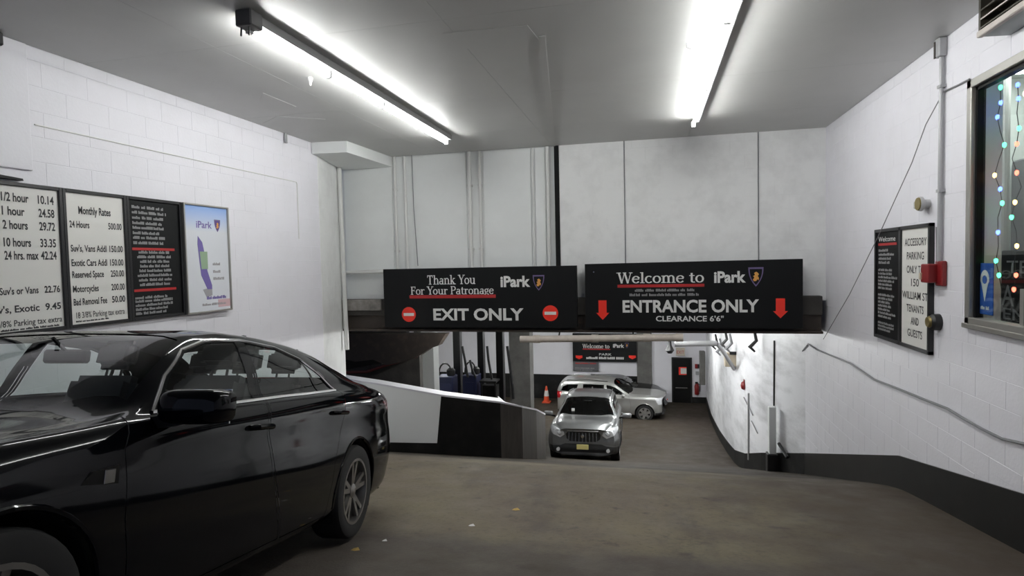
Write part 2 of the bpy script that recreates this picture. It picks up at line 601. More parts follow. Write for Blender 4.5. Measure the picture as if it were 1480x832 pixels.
# a plain serif alphabet for the painted signs, drawn as strokes (cap height 1)
def _glyphs():
    G = {}

    def seg(a, b, c, d, w):
        L = math.hypot(c - a, d - b)
        nx, ny = -(d - b) / L * w / 2, (c - a) / L * w / 2
        return [[(a + nx, b + ny), (a - nx, b - ny), (c - nx, d - ny), (c + nx, d + ny)]]

    def arc(cx, cy, rx, ry, a0, a1, w, n=14, thin=0.45):
        out = []
        for i in range(n):
            q = []
            for k, s in ((i, 1), (i, -1), (i + 1, -1), (i + 1, 1)):
                a = math.radians(a0 + (a1 - a0) * k / n)
                ww = w * (thin + (1 - thin) * abs(math.cos(a)))
                q.append((cx + (rx + s * ww / 2) * math.cos(a), cy + (ry + s * ww / 2) * math.sin(a)))
            out.append(q)
        return out

    def sf(x, y, w=0.36):
        return seg(x - w / 2, y, x + w / 2, y, 0.07)
    st, th = 0.15, 0.07
    X = 0.66
    stem = lambda x, y0, y1: seg(x, y0, x, y1, st)
    G['T'] = (stem(.4, 0, 1) + seg(.03, .95, .77, .95, .1) + seg(.06, .74, .06, .98, .07) + seg(.74, .74, .74, .98, .07) + sf(.4, .035), .84)
    G['h'] = (stem(.17, 0, 1) + sf(.17, .035) + sf(.1, .965, .2) + arc(.4, .40, .2, .25, 0, 150, st) + stem(.6, 0, .42) + sf(.6, .035), .80)
    G['a'] = (arc(.26, .2, .19, .17, 0, 360, st) + stem(.47, 0, .45) + arc(.3, .45, .18, .18, 0, 150, st) + sf(.52, .035, .18), .64)
    G['n'] = (stem(.17, 0, X) + sf(.17, .035) + sf(.1, X - .035, .2) + arc(.4, .40, .2, .25, 0, 150, st) + stem(.6, 0, .42) + sf(.6, .035), .80)
    G['k'] = (stem(.17, 0, 1) + sf(.17, .035) + sf(.1, .965, .2) + seg(.2, .28, .56, X, th) + seg(.3, .38, .6, 0, st) + sf(.6, .035) + sf(.54, X - .03, .28), .78)
    G['Y'] = (seg(.1, 1, .42, .44, st) + seg(.74, 1, .42, .44, th) + stem(.42, 0, .48) + sf(.42, .035) + sf(.12, .965) + sf(.73, .965, .3), .80)
    G['o'] = (arc(.33, .33, .25, .30, 0, 360, st, 20), .68)
    G['u'] = (stem(.17, .24, X) + sf(.1, X - .035, .2) + arc(.38, .26, .21, .22, 180, 330, st) + stem(.6, 0, X) + sf(.53, X - .035, .2) + sf(.66, .035, .2), .80)
    G['F'] = (stem(.2, 0, 1) + sf(.2, .035) + seg(.05, .96, .68, .96, .08) + seg(.2, .52, .52, .52, th) + seg(.66, .74, .66, 1, .07) + seg(.52, .4, .52, .64, .06), .74)
    G['r'] = (stem(.17, 0, X) + sf(.17, .035) + sf(.1, X - .035, .2) + arc(.38, .42, .18, .2, 40, 165, st), .56)
    G['P'] = (stem(.2, 0, 1) + sf(.2, .035) + seg(.05, .965, .45, .965, .07) + arc(.42, .73, .26, .235, -90, 90, st) + seg(.2, .5, .45, .5, .07), .78)
    G['t'] = (stem(.2, .14, .86) + seg(.02, X - .03, .42, X - .03, .07) + arc(.34, .16, .14, .13, 180, 310, st), .46)
    G['g'] = (arc(.28, .43, .19, .19, 0, 360, st) + arc(.3, -.09, .24, .16, 0, 360, st * .8) + seg(.14, .26, .16, .06, .1) + seg(.42, .6, .58, .66, .08), .62)
    G['e'] = (arc(.32, .33, .25, .30, 20, 325, st, 18) + seg(.08, .37, .57, .37, .07), .64)
    G['W'] = (seg(.1, 1, .34, 0, st) + seg(.56, 1, .34, 0, th) + seg(.56, 1, .82, 0, st) + seg(1.06, 1, .82, 0, th) + sf(.1, .965) + sf(.56, .965, .28) + sf(1.05, .965, .28), 1.14)
    G['l'] = (stem(.17, 0, 1) + sf(.17, .035) + sf(.1, .965, .2), .36)
    G['c'] = (arc(.33, .33, .25, .30, 45, 320, st, 16), .60)
    G['m'] = (stem(.17, 0, X) + sf(.17, .035) + sf(.1, X - .035, .2) + arc(.37, .42, .18, .23, 0, 150, st) + stem(.55, 0, .44) + sf(.55, .035, .3) + arc(.75, .42, .18, .23, 0, 150, st) + stem(.93, 0, .44) + sf(.93, .035, .3), 1.12)
    G[' '] = ([], .34)
    return G


GLYPHS = _glyphs()


def serif(parent, s, mtx, x, y, h, w, m='letter_white', depth=0.002, name='lettering'):
    adv = sum(GLYPHS[c][1] for c in s)
    sx = w / adv
    b = MB()
    cx = 0.0
    for c in s:
        polys, a = GLYPHS[c]
        if c == ' ':
            b.build(name, m, parent, recalc=False)
            b = MB()
        for i, q in enumerate(polys):
            vs = [b.bm.verts.new(mtx @ Vector((x + (cx + px) * sx, y + py * h, depth + (i % 5) * 0.0002))) for px, py in q]
            b.bm.faces.new(vs)
        cx += a
    return b.build(name, m, parent, recalc=False)


def fine_print(parent, mtx, x0, x1, ys, h, m='letter_grey', seed=1, align='l', fill=(0.6, 1.0), name='fine_print', depth=0.002):
    """rows of print too small to read: word-length dashes broken into letter-wide strokes"""
    rnd = random.Random(seed)
    b = MB()
    for y in ys:
        ln = (x1 - x0) * rnd.uniform(*fill)
        xx = x0 if align == 'l' else (x0 + x1 - ln) / 2
        end = xx + ln
        while xx < end - h * 0.5:
            wlen = min(rnd.uniform(1.5, 5.0) * h, end - xx)
            k = xx
            while k < xx + wlen - h * 0.2:
                hh = h * rnd.choice((1.0, 0.72, 0.72, 1.0))
                b.rect(k, k + h * 0.42, y, y + hh, mtx, depth)
                k += h * 0.55
            xx += wlen + h * 0.5
    o = b.build(name, m, parent)
    o['kind'] = 'stuff'
    return o


def shield(parent, mtx, cx, cy, w, h, on_dark=True):
    def pts(s):
        R = [(cx + w / 2 * s * (1 - t ** 2.4), cy + h * s * (.5 - t)) for t in np.linspace(0, 1, 11)]
        L = [(2 * cx - x, y) for x, y in R[:-1]]
        return L[::1] + R[::-1]
    root = MB().prism(pts(1.0), mtx, 0.002).build('shield_rim', 'logo_rim', parent)
    MB().prism(pts(0.82), mtx, 0.003).build('shield_field', 'sign_black' if on_dark else 'logo_purple', root)
    lion = [(-.13, -.32), (.02, -.30), (.10, -.18), (.17, -.26), (.2, -.1), (.12, .02), (.2, .14), (.12, .24), (.02, .3), (-.12, .22), (-.06, .1), (-.18, .02), (-.1, -.08), (-.2, -.2)]
    MB().prism([(cx + x * w, cy + 0.03 * h + y * h * 0.8) for x, y in lion], mtx, 0.004).build('shield_emblem', 'logo_gold', root)


def disc(b, mtx, cx, cy, r, d, n=28):
    return b.prism([(cx + r * math.cos(2 * math.pi * k / n), cy + r * math.sin(2 * math.pi * k / n)) for k in range(n)], mtx, d)


def struct(b, name, m, label=None, cat='structure', parent=None):
    o = b.build(name, m, parent)
    if parent is None:
        tag(o, label, cat, None, 'structure')
    return o


# ------------------------------------------------------------------ the shell
XR, XL, YB, ZC = 2.838, -5.572, 10.709, 2.1
YFRONT = -2.2

# floor: one sheet following the ramp
b = MB()
ys = sorted(set([k[0] for k in KN if k[0] <= 30] + list(np.arange(-5, 30, 0.5)) + [30.0]))
xs = np.linspace(-14, 3.3, 18)
grid = []
for y in ys:
    z = sum(fz(y + d) for d in (-.45, -.2, 0, .2, .45)) / 5
    grid.append([b.bm.verts.new((x, y, z)) for x in xs])
for i in range(len(ys) - 1):
    for j in range(len(xs) - 1):
        b.bm.faces.new((grid[i][j], grid[i][j + 1], grid[i + 1][j + 1], grid[i + 1][j]))
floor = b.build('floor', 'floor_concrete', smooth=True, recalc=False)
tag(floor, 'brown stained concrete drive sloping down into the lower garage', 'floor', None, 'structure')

# ceiling with board panels
ceil = struct(MB().box(XL - .3, XR + .3, YFRONT, YB + .1, ZC + 0.012, ZC + .25), 'ceiling', 'ceiling_paint', 'grey painted ceiling of wide boards over the entrance bay', 'ceiling')
cx = [XL, -4.0, -1.72, 0.66, XR]
cyv = [YFRONT, 0.1, 2.5, 4.9, 7.3, 9.2, YB]
for i in range(len(cx) - 1):
    for j in range(len(cyv) - 1):
        MB().box(cx[i] + .001, cx[i + 1] - .001, cyv[j] + .001, cyv[j + 1] - .001, ZC, ZC + .02, bev=.001, seg=1).build('ceiling_board', 'ceiling_paint', ceil)
# raised patches and a taped strip seen on the ceiling
for pts in ([(640, 48), (762, 36), (788, 68), (660, 70)], [(380, 134), (428, 154), (424, 164), (376, 144)], [(400, 168), (470, 172), (448, 190), (380, 178)]):
    q = [px_z(x, y, ZC) for x, y in pts]
    m = Matrix.Translation((0, 0, ZC - .0025))
    MB().prism([(p.x, p.y) for p in q], m, .003).build('ceiling_patch', 'ceiling_paint', ceil)
MB().hexa([(-.99, 5.5, ZC - .008), (-.93, 5.5, ZC - .008), (-1.66, YB, ZC - .008), (-1.74, YB, ZC - .008), (-.99, 5.5, ZC + .001), (-.93, 5.5, ZC + .001), (-1.66, YB, ZC + .001), (-1.74, YB, ZC + .001)]).build('ceiling_strip', 'ceiling_paint', ceil)

for k, (x, y, m_, w, lab) in enumerate(((514, 795, 'leaf_litter', .035, 'small yellow leaf on the drive near the rear wheel of the sedan'), (556, 782, 'paper_white', .022, 'tiny white paper scrap on the drive right of the rear wheel'),
                                        (682, 760, 'paper_white', .03, 'tiny white scrap lying in the middle of the drive'), (746, 737, 'leaf_litter', .04, 'small orange leaf scrap lying in the middle of the drive'))):
    d = FWD + RGT * ((x - 740) / F_PX) - UPV * ((y - 416) / F_PX)
    t_ = 2.0
    while (d * t_).z > sum(fz((d * t_).y + e_) for e_ in (-.45, -.2, 0, .2, .45)) / 5:
        t_ += .002
    p = d * t_
    b = MB()
    b.bm.faces.new([b.bm.verts.new((p.x + w * dx, p.y + w * dy, p.z + .004 + dz)) for dx, dy, dz in ((-1, -.3, 0), (0, -.8, .006), (1, 0, 0), (.2, .8, .008), (-.7, .5, .002))])
    o = b.build('leaf_scrap' if m_ == 'leaf_litter' else 'paper_scrap', m_)
    tag(o, lab, 'litter', 'litter on the drive')

# ---- block-work
BH, BL, JT = 0.234, 0.468, 0.0045
BLOCKMESH = {}


def block_mesh(l, h, m):
    k = (round(l, 3), round(h, 3), m)
    if k not in BLOCKMESH:
        b = MB()
        t = bmesh.new()
        bmesh.ops.create_cube(t, size=1.0)
        for v in t.verts:
            v.co = Vector((v.co.x * l, v.co.y * h, v.co.z * .03 - .015))
        bmesh.ops.bevel(t, geom=[e for e in t.edges if all(v.co.z > -.001 for v in e.verts)], offset=.002, segments=1, affect='EDGES')
        me = bpy.data.meshes.new('block')
        t.to_mesh(me)
        t.free()
        me.materials.append(MATS[m])
        BLOCKMESH[k] = me
    return BLOCKMESH[k]


def cut_rect(rects, hole):
    out = []
    for (a0, a1, b0, b1) in rects:
        h0, h1, g0, g1 = hole
        if a1 <= h0 or a0 >= h1 or b1 <= g0 or b0 >= g1:
            out.append((a0, a1, b0, b1))
            continue
        if a0 < h0:
            out.append((a0, h0, b0, b1))
        if a1 > h1:
            out.append((h1, a1, b0, b1))
        m0, m1 = max(a0, h0), min(a1, h1)
        if b0 < g0:
            out.append((m0, m1, b0, g0))
        if b1 > g1:
            out.append((m0, m1, g1, b1))
    return out


def blocks(parent, mk, a0, a1, b0, b1, m, holes=(), low=None, joined=False, ztop=ZC):
    """blocks on the plane mk(a, z) between a0..a1 and b0..b1; low(a) = lowest z at a"""
    n = 0
    r = 0
    z = ztop - BH * 0.5 - 1.0 * 0   # the top course is a half block
    tops = []
    zz = ztop
    first = True
    while zz > b0:
        h = BH * 0.55 if first else BH
        tops.append((zz - h, zz))
        zz -= h
        first = False
    W = WM[parent.name].inverted()
    jb = MB()
    for r, (z0, z1) in enumerate(tops):
        a = a0 - (BL / 2 if r % 2 else 0) - 0.1
        while a < a1:
            rects = [(max(a, a0), min(a + BL, a1), max(z0, b0), min(z1, b1))]
            a += BL
            for hl in holes:
                rects = cut_rect(rects, hl)
            for (p0, p1, q0, q1) in rects:
                if low is not None:
                    q0 = max(q0, max(low(p0), low(p1)))
                if p1 - p0 < .03 or q1 - q0 < .03:
                    continue
                if joined:
                    k = JT / 2
                    jb.rect(p0 + k, p1 - k, q0 + k, q1 - k, mk(0, 0), -.03)
                    continue
                o = bpy.data.objects.new('block', block_mesh(p1 - p0 - JT, q1 - q0 - JT, m))
                link(o)
                o.parent = parent
                o.matrix_local = W @ mk((p0 + p1) / 2, (q0 + q1) / 2)
                n += 1
    if joined:
        jb.build('block_work', m, parent)['kind'] = 'stuff'
    else:
        jb.bm.free()
    return n


# right wall: window opening y 3.55..6.22, z -0.66..1.54
WY0, WY1, WZ0, WZ1 = 3.3, 6.2, -0.665, 1.54
t = .25
b = MB()
b.box(XR + .002, XR + t, YFRONT, WY0, -4.6, ZC + .2)
b.box(XR + .002, XR + t, WY1, 12.05, -4.6, ZC + .2)
b.box(XR + .002, XR + t, WY0, WY1, -4.6, WZ0)
b.box(XR + .002, XR + t, WY0, WY1, WZ1, ZC + .2)
wall_right = struct(b, 'wall_right', 'white_wall', 'white painted block wall with the window and the framed notice', 'wall')
KT = [(-3, -0.86), (0, -0.86), (4.2, -1.70), (5.339, -1.904), (7.708, -2.38), (11.28, -3.516), (12.05, -3.76)]
klow = lambda y: float(np.interp(y, [k[0] for k in KT], [k[1] for k in KT]))
nb = blocks(wall_right, lambda a, z: m_right(XR, a, z), 5.23, 11.32, -3.76, ZC, 'white_wall', holes=[(WY0, WY1, WZ0, WZ1)], low=klow)
blocks(wall_right, lambda a, z: Matrix(((0, 0, -1, XR), (1, 0, 0, a), (0, 1, 0, z), (0, 0, 0, 1))), 11.32, 12.05, -3.76, ZC, 'white_wall', low=klow, joined=True)
# m_right runs its own x against Y, so the joined run is laid out on -Y
blocks(wall_right, lambda a, z: Matrix(((0, 0, -1, XR), (1, 0, 0, a), (0, 1, 0, z), (0, 0, 0, 1))), .2, 5.23, -1.9, ZC, 'white_wall', holes=[(WY0, WY1, WZ0, WZ1)], low=klow, joined=True)
# dark painted plinth along the right wall
b = MB()
yy = [-2.2, 0, 2, 4.2, 5.339, 6.5, 7.708, 9, 10.2, 11.28, 12.05]
for i in range(len(yy) - 1):
    y0, y1 = yy[i], yy[i + 1]
    b.hexa([(XR - .018, y0, fz(y0) - .15), (XR + .02, y0, fz(y0) - .15), (XR + .02, y1, fz(y1) - .15), (XR - .018, y1, fz(y1) - .15),
            (XR - .018, y0, klow(y0)), (XR + .02, y0, klow(y0)), (XR + .02, y1, klow(y1)), (XR - .018, y1, klow(y1))])
bmesh.ops.remove_doubles(b.bm, verts=b.bm.verts[:], dist=.0005)
struct(b, 'baseboard_right', 'dark_gloss', 'black painted plinth band along the foot of the right wall', 'baseboard')

# left wall and its splayed end
wl = struct(MB().box(XL - t, XL - .002, YFRONT, 9.2, -3.6, ZC + .2), 'wall_left', 'white_wall', 'white painted block wall behind the rate boards and black sedan', 'wall')
nb = blocks(wl, lambda a, z: m_left(XL, a, z), 3.4, 9.2, -1.6, ZC, 'white_wall')
blocks(wl, lambda a, z: m_left(XL, a, z), -1.0, 3.4, -1.2, ZC, 'white_wall', joined=True)
d = Vector((-5.96 - XL, 10.62 - 9.2, 0))
LEN = d.length
d.normalize()
nrm = Vector((d.y, -d.x, 0))
mk_sp = lambda a, z: Matrix(((d.x, 0, nrm.x, XL + d.x * a), (d.y, 0, nrm.y, 9.2 + d.y * a), (0, 1, 0, z), (0, 0, 0, 1)))
b = MB()
for_p = [mk_sp(a, 0) @ Vector((0, 0, o)) for a, o in ((0, -.002), (LEN, -.002), (LEN, -.25), (0, -.25))]
b.hexa([(p.x, p.y, -3.6) for p in for_p] + [(p.x, p.y, ZC + .2) for p in for_p])
wsp = struct(b, 'wall_left_return', 'back_white', 'short splayed block wall beside the white corner pipe', 'wall')
blocks(wsp, mk_sp, 0, LEN, -1.6, ZC, 'back_white')

# back wall over the beam: block part on the right, sheet panels and pipes on the left
wb = struct(MB().box(-1.60, XR + .1, YB + .002, YB + .3, -.75, ZC + .2), 'wall_back', 'back_white', 'pale block wall above the entrance sign', 'wall')
nb = blocks(wb, lambda a, z: m_back(a, YB, z), -1.60, XR, -.7, ZC, 'back_white')
nb_back = nb
wp = struct(MB().box(-6.3, -1.68, YB + .06, YB + .3, -.75, ZC + .2), 'wall_back_panelled', 'panel_white', 'sheet panelled back wall with vertical pipes above the exit sign', 'wall')
for x0, x1 in ((498, 568), (597, 675), (700, 768), (774, 789)):
    a, c = px_y(x0, 300, YB + .05).x, px_y(x1, 300, YB + .05).x
    MB().box(a, c, YB + .04, YB + .062, -.7, ZC - .01, bev=.004, seg=1).build('wall_panel', 'panel_white', wp)
MB().box(-1.685, -1.60, YB - .01, YB + .3, -.75, ZC).build('dark_gap', 'black_gap', wp)
for k, (px0, w) in enumerate(((571.5, .03), (586, .03), (679, .036), (694, .03), (771, .012), (792, .035))):
    p = px_y(px0, 300, YB)
    b = MB()
    b.tube([(p.x, YB + .015, -.66), (p.x, YB + .015, ZC)], w, 12)
    if k in (0, 2, 3):
        for zz in (.25, 1.45):
            b.box(p.x - w - .015, p.x + w + .015, YB - .0, YB + .06, zz, zz + .035)
    o = b.build('wall_pipe', 'pipe_white', smooth=True)
    tag(o, ['white vertical pipe nearest the corner, left of its pair', 'white vertical pipe, right one of the pair nearest the corner', 'thick white pipe in the middle of the panelled wall',
            'thinner white pipe just right of the thick middle one', 'thin white line pipe beside the dark gap strip pipe', 'white pipe right beside the black gap in the wall'][k], 'pipe', 'vertical pipes on the back wall')
o = MB().tube([tuple(px_y(595, 224, YB)), tuple(px_y(598, 300, YB)), tuple(px_y(604, 384, YB))], .008, 6).build('wall_cable', 'cable_grey', smooth=True)
tag(o, 'thin slanting cable hanging on the panelled back wall', 'cable')
# two thin vertical lines on the block part
for xx in (903, 1096):
    p = px_y(xx, 290, YB)
    o = MB().tube([(p.x, YB - .008, -.3), (p.x, YB - .008, ZC)], .009, 6).build('wall_conduit', 'cable_grey', smooth=True)
    tag(o, 'thin grey vertical conduit above the word %s' % ('WELCOME' if xx == 903 else 'ONLY near the shield'), 'conduit', 'thin conduits above the entrance sign')
# corner stand pipe and its cross pipe
p0, p1 = px_y(488, 242, 10.45) + Vector((.03, 0, 0)), px_y(499.5, 505, 10.45) + Vector((.03, 0, 0))
b = MB().tube([p0, p1], .045, 14)
o = b.build('corner_pipe', 'pipe_white', smooth=True)
tag(o, 'white stand pipe in the left back corner from soffit down', 'pipe')
o = MB().tube([tuple(px_y(497, 394, 10.62)), tuple(px_y(556, 392, 10.62))], .04, 12).build('cross_pipe', 'pipe_white', smooth=True)
tag(o, 'short horizontal white pipe left of the exit sign top', 'pipe')
# boxed soffit at the left back corner
z1 = ZC
z0 = ZC - .19
P = [(-5.56, 9.02), (-4.95, 9.10), (-4.88, YB + .05), (-5.95, YB + .05), (-5.66, 9.4)]
b = MB().prism(P, Matrix.Translation((0, 0, z0)), z1 - z0 + .01)
struct(b, 'ceiling_box', 'panel_white', 'boxed white soffit hanging at the left back corner of the ceiling', 'soffit')

# concrete and steel beam under the wall
bm_ = empty('beam', (-1.6, 10.75, -1.4), 'dark rusty concrete and steel beam carrying the exit and entrance signs', 'beam', kind='structure')
MB().box(-6.2, XR - .09, 10.55, 11.3, -.98, -.665, bev=.01, seg=1).build('concrete_band', 'dark_concrete', bm_)
MB().box(-6.2, XR - .09, 10.62, 11.3, -1.24, -.98).build('steel_web', 'rust_steel', bm_)
MB().box(-6.2, XR - .09, 10.5, 11.3, -1.285, -1.24, bev=.008, seg=1).build('steel_flange', 'rust_steel', bm_)
MB().box(-6.1, -5.1, 10.50, 10.56, -.88, -.665, bev=.006, seg=1).build('bare_patch', 'bare_concrete', bm_)
struct(MB().box(-14, XR + .3, 11.3, 15.0, -1.3, -1.1), 'ceiling_lower', 'grey_concrete', 'dark slab just behind the beam over the ramp', 'ceiling')
struct(MB().hexa([(-14, 15, -1.3), (3.3, 15, -1.3), (3.3, 29, -2.7), (-14, 29, -2.7), (-14, 15, -1.1), (3.3, 15, -1.1), (3.3, 29, -2.5), (-14, 29, -2.5)]), 'ceiling_lower_slope', 'panel_white', 'pale ceiling of the lower garage floor', 'ceiling')


# ------------------------------------------------------------------ big signs on the beam
def sign_plane(Y):
    return m_back(0, Y, 0)


YS = 10.40
MS = sign_plane(YS)
sp = lambda x, y: px_y(x, y, YS)


def sign_box(name, pTL, pTR, zbot, label):
    a, c = sp(*pTL), sp(*pTR)
    root = empty(name, ((a.x + c.x) / 2, YS + .06, zbot), label, 'sign', 'big black signs on the beam')
    q = [(a.x, zbot), (c.x, zbot), (c.x, c.z), (a.x, a.z)]
    b = MB().prism([(x, y) for x, y in q], m_back(0, YS + .12, 0), .12)
    bmesh.ops.bevel(b.bm, geom=b.bm.edges[:], offset=.004, segments=1, affect='EDGES')
    b.build('sign_panel', 'sign_black', root)
    for x in np.linspace(a.x + .3, c.x - .3, 3):
        MB().box(x - .03, x + .03, YS + .11, 10.56, -.95, -.85).build('mounting_bracket', 'black_metal', root)
    return root, a, c


# exit sign; lettering positions measured on the sign face
ex, A, C = sign_box('exit_sign', (553.5, 389), (833, 383.5), sp(690, 473).z, 'wide black sign reading EXIT ONLY with two red no entry discs')
cc = lambda x, y: (550 + x / 5.1034, 380 + y / 5.1)


def put(root, kind, s, x0, x1, ybase, ycap, **k):
    a, c2, t2 = sp(x0, ybase), sp(x1, ybase), sp((x0 + x1) / 2, ycap)
    ang = 0
    mid = (a.z + c2.z) / 2
    h = t2.z - mid
    if kind == 'serif':
        return serif(root, s, MS, a.x, mid, h, c2.x - a.x, **k)
    return text(root, s, MS, a.x, mid, h, w=c2.x - a.x, **k)


def pxs(x, y, sc, ox, oy):
    return ox + x / sc, oy + y / sc


def line_bar(root, x0, x1, y0, y1, m, name='red_underline', d=.003):
    a, c2 = sp(x0, y1), sp(x1, y1)
    t2 = sp((x0 + x1) / 2, y0)
    return MB().rect(a.x, c2.x, (a.z + c2.z) / 2, t2.z, MS, d).build(name, m, root)


put(ex, 'serif', 'Thank You', 617.5, 687.5, 410.6, 397.2)
put(ex, 'serif', 'For Your Patronage', 593.5, 714, 425.2, 413.4)
line_bar(ex, 592, 716.5, 426.0, 430.6, 'line_red')
put(ex, 'sans', 'iPark', 723.5, 766.5, 413.8, 398.8, bold=.035)
q = sp(778.5, 408.5)
shield(ex, MS, q.x, q.z, .21, .28)
put(ex, 'sans', 'EXIT ONLY', 626.5, 757, 462.2, 445.8, bold=.03)
for x, y in ((591, 454.2), (795.5, 452.4)):
    q = sp(x, y)
    dd = disc(MB(), MS, q.x, q.z, .142, .004).build('no_entry_disc', 'sign_red', ex)
    MB().rect(q.x - .105, q.x + .105, q.z - .028, q.z + .028, MS, .0065).build('white_bar', 'letter_white', dd)

en, A, C = sign_box('entrance_sign', (845, 381.5), (1160.5, 373.8), sp(1000, 474).z, 'wide black sign reading ENTRANCE ONLY with two red down arrows')
put(en, 'serif', 'Welcome to', 892.5, 1018, 408.6, 392.8)
line_bar(en, 892.5, 1018, 410.6, 414.8, 'line_red')
put(en, 'sans', 'iPark', 1032, 1078, 407.6, 392.0, bold=.035)
q = sp(1092.5, 400)
shield(en, MS, q.x, q.z, .235, .32)
fa, fb = sp(916, 424), sp(1006, 424)
fine_print(en, MS, fa.x, fb.x, [sp(960, 421).z], .045, 'letter_grey', 3, 'c', (.95, 1.0))
fa, fb = sp(908, 427), sp(1012, 427)
fine_print(en, MS, fa.x, fb.x, [sp(960, 427.5).z], .045, 'letter_grey', 4, 'c', (.95, 1.0))
put(en, 'sans', 'ENTRANCE ONLY', 900, 1097, 450.6, 433.4, bold=.03)
put(en, 'sans', 'CLEARANCE 6\'6"', 948, 1046, 464, 456.4, bold=.02)
for x, y0, y1 in ((871, 433.8, 462), (1128, 431, 459.6)):
    a, c2 = sp(x, y0), sp(x, y1)
    hh = a.z - c2.z
    X0 = (a.x + c2.x) / 2
    pts = [(X0, c2.z), (X0 + .115, c2.z + .36 * hh), (X0 + .07, c2.z + .36 * hh), (X0 + .07, a.z), (X0 - .07, a.z), (X0 - .07, c2.z + .36 * hh), (X0 - .115, c2.z + .36 * hh)]
    MB().prism(pts, MS, .004).build('down_arrow', 'sign_red', en)
q = sp(858, 393)
disc(MB(), MS, q.x, q.z, .012, .006, 10).build('screw_head', 'dull_chrome', en)

# ------------------------------------------------------------------ strip lights


def strip_light(name, x, segs, zc, label, glow, group, tube_r=.021):
    y0, y1 = segs[0], segs[-1]
    root = empty(name, (x, (y0 + y1) / 2, zc - .15), label, 'light', group)
    MB().box(x - .012, x + .075, y0, y1, zc - .075, zc + .002, bev=.008, seg=1).build('channel', 'channel_backlit', root)
    for i in range(len(segs) - 1):
        MB().tube([(x - .02, segs[i] + .045, zc - .115), (x - .02, segs[i + 1] - .045, zc - .115)], tube_r, 12).build('tube', glow, root, smooth=True)
    for i, y in enumerate(segs):
        yy = y + (.02 if i == 0 else -.02 if i == len(segs) - 1 else 0)
        MB().box(x - .045, x + .015, yy - .022, yy + .022, zc - .15, zc - .06, bev=.006, seg=1).build('socket', 'fitting_white', root)
    return root


l1 = strip_light('strip_light', -3.22, [4.36, 5.62, 6.88, 8.08, 9.28], ZC, 'long bare tube strip light over the black sedan side of the bay', 'tube_glow', 'strip lights of the entrance bay')
# the open wired end of the left fitting
MB().box(-3.27, -3.12, 4.24, 4.40, ZC - .13, ZC, bev=.01, seg=1).build('end_box', 'fitting_dark', l1)
for dx in (-.045, .03):
    MB().tube([(-3.2 + dx, 4.29, ZC - .10), (-3.2 + dx, 4.28, ZC - .20)], .008, 6).build('hanger_wire', 'fitting_dark', l1)
strip_light('strip_light', 0.665, [3.3, 5.3, 7.3, 9.3], ZC, 'long bare tube strip light over the entrance lane side of the bay', 'tube_glow', 'strip lights of the entrance bay')
q = px_z(448, 112, ZC)
o = MB().lathe([(.03, 0), (.028, -.03), (.015, -.06), (.012, -.09)], 12, 'z', (q.x, q.y, ZC)).build('ceiling_sprinkler', 'pipe_white', smooth=True)
tag(o, 'small white sprinkler head on the ceiling beside the left strip light', 'sprinkler')
q = px_z(993, 62, ZC)
o = MB().tube([(q.x, q.y, ZC + .002), (q.x, q.y, ZC - .04), (q.x + .05, q.y + .01, ZC - .06), (q.x + .07, q.y + .05, ZC - .03)], .01, 8).build('ceiling_hook', 'fitting_white', smooth=True)
tag(o, 'small bent hook on the ceiling left of the right strip light', 'hook')
q = px_z(413, 192, ZC)
o = MB().box(q.x - .015, q.x + .015, q.y - .02, q.y + .02, ZC - .16, ZC + .001, bev=.004, seg=1).build('hanging_bracket', 'conduit_grey')
tag(o, 'small metal bracket hanging from the ceiling above the left wall', 'bracket')

# ------------------------------------------------------------------ lower garage
YF = 27.9
lw = struct(MB().box(-14, 2.6, YF, YF + .3, -7.2, -1.3), 'wall_far', 'white_wall', 'white far wall of the lower garage behind the parked cars', 'wall')
b = MB().box(-14, .02, YF - .03, YF + .01, -7.0, -5.45)
struct(b, 'baseboard_far', 'dark_paint', 'tall black painted band along the foot of the far wall', 'baseboard')
struct(MB().box(1.75, 2.45, YF - .03, YF + .01, -7.0, -6.35), 'baseboard_far_corner', 'dark_paint', 'low black painted band right of the far door', 'baseboard')
# far pillar
struct(MB().box(-.66, .02, YF - .10, YF + .05, -7.0, -2.6, bev=.02, seg=1), 'column_far', 'grey_concrete', 'grey concrete pillar on the far wall behind the pale suv', 'column')
# curved right wall of the lower ramp
CP = [(XR, 12.05), (2.62, 13.1), (2.40, 14.0), (2.22, 15.2), (2.15, 16.5), (2.13, 18), (2.15, 20), (2.22, 22.5), (2.30, 24.6), (2.38, 26.6), (2.42, YF)]
b, bb = MB(), MB()
for i in range(len(CP) - 1):
    (x0, y0), (x1, y1) = CP[i], CP[i + 1]
    b.hexa([(x0, y0, -7.2), (x0 + .3, y0, -7.2), (x1 + .3, y1, -7.2), (x1, y1, -7.2), (x0, y0, -1.3), (x0 + .3, y0, -1.3), (x1 + .3, y1, -1.3), (x1, y1, -1.3)])
    k0 = np.interp(y0, [12.05, 14, 17, 20, YF], [.41, .40, .34, .30, .28])
    k1 = np.interp(y1, [12.05, 14, 17, 20, YF], [.41, .40, .34, .30, .28])
    bb.hexa([(x0 - .02, y0, fz(y0) - .2), (x0 + .05, y0, fz(y0) - .2), (x1 + .05, y1, fz(y1) - .2), (x1 - .02, y1, fz(y1) - .2),
             (x0 - .02, y0, fz(y0) + k0), (x0 + .05, y0, fz(y0) + k0), (x1 + .05, y1, fz(y1) + k1), (x1 - .02, y1, fz(y1) + k1)])
for q in (b, bb):
    bmesh.ops.remove_doubles(q.bm, verts=q.bm.verts[:], dist=.0005)
struct(b, 'wall_ramp_right', 'scuffed_white', 'scuffed white curving wall beside the ramp below the beam', 'wall')
struct(bb, 'baseboard_ramp', 'dark_paint', 'black painted kerb band along the curving ramp wall', 'baseboard')
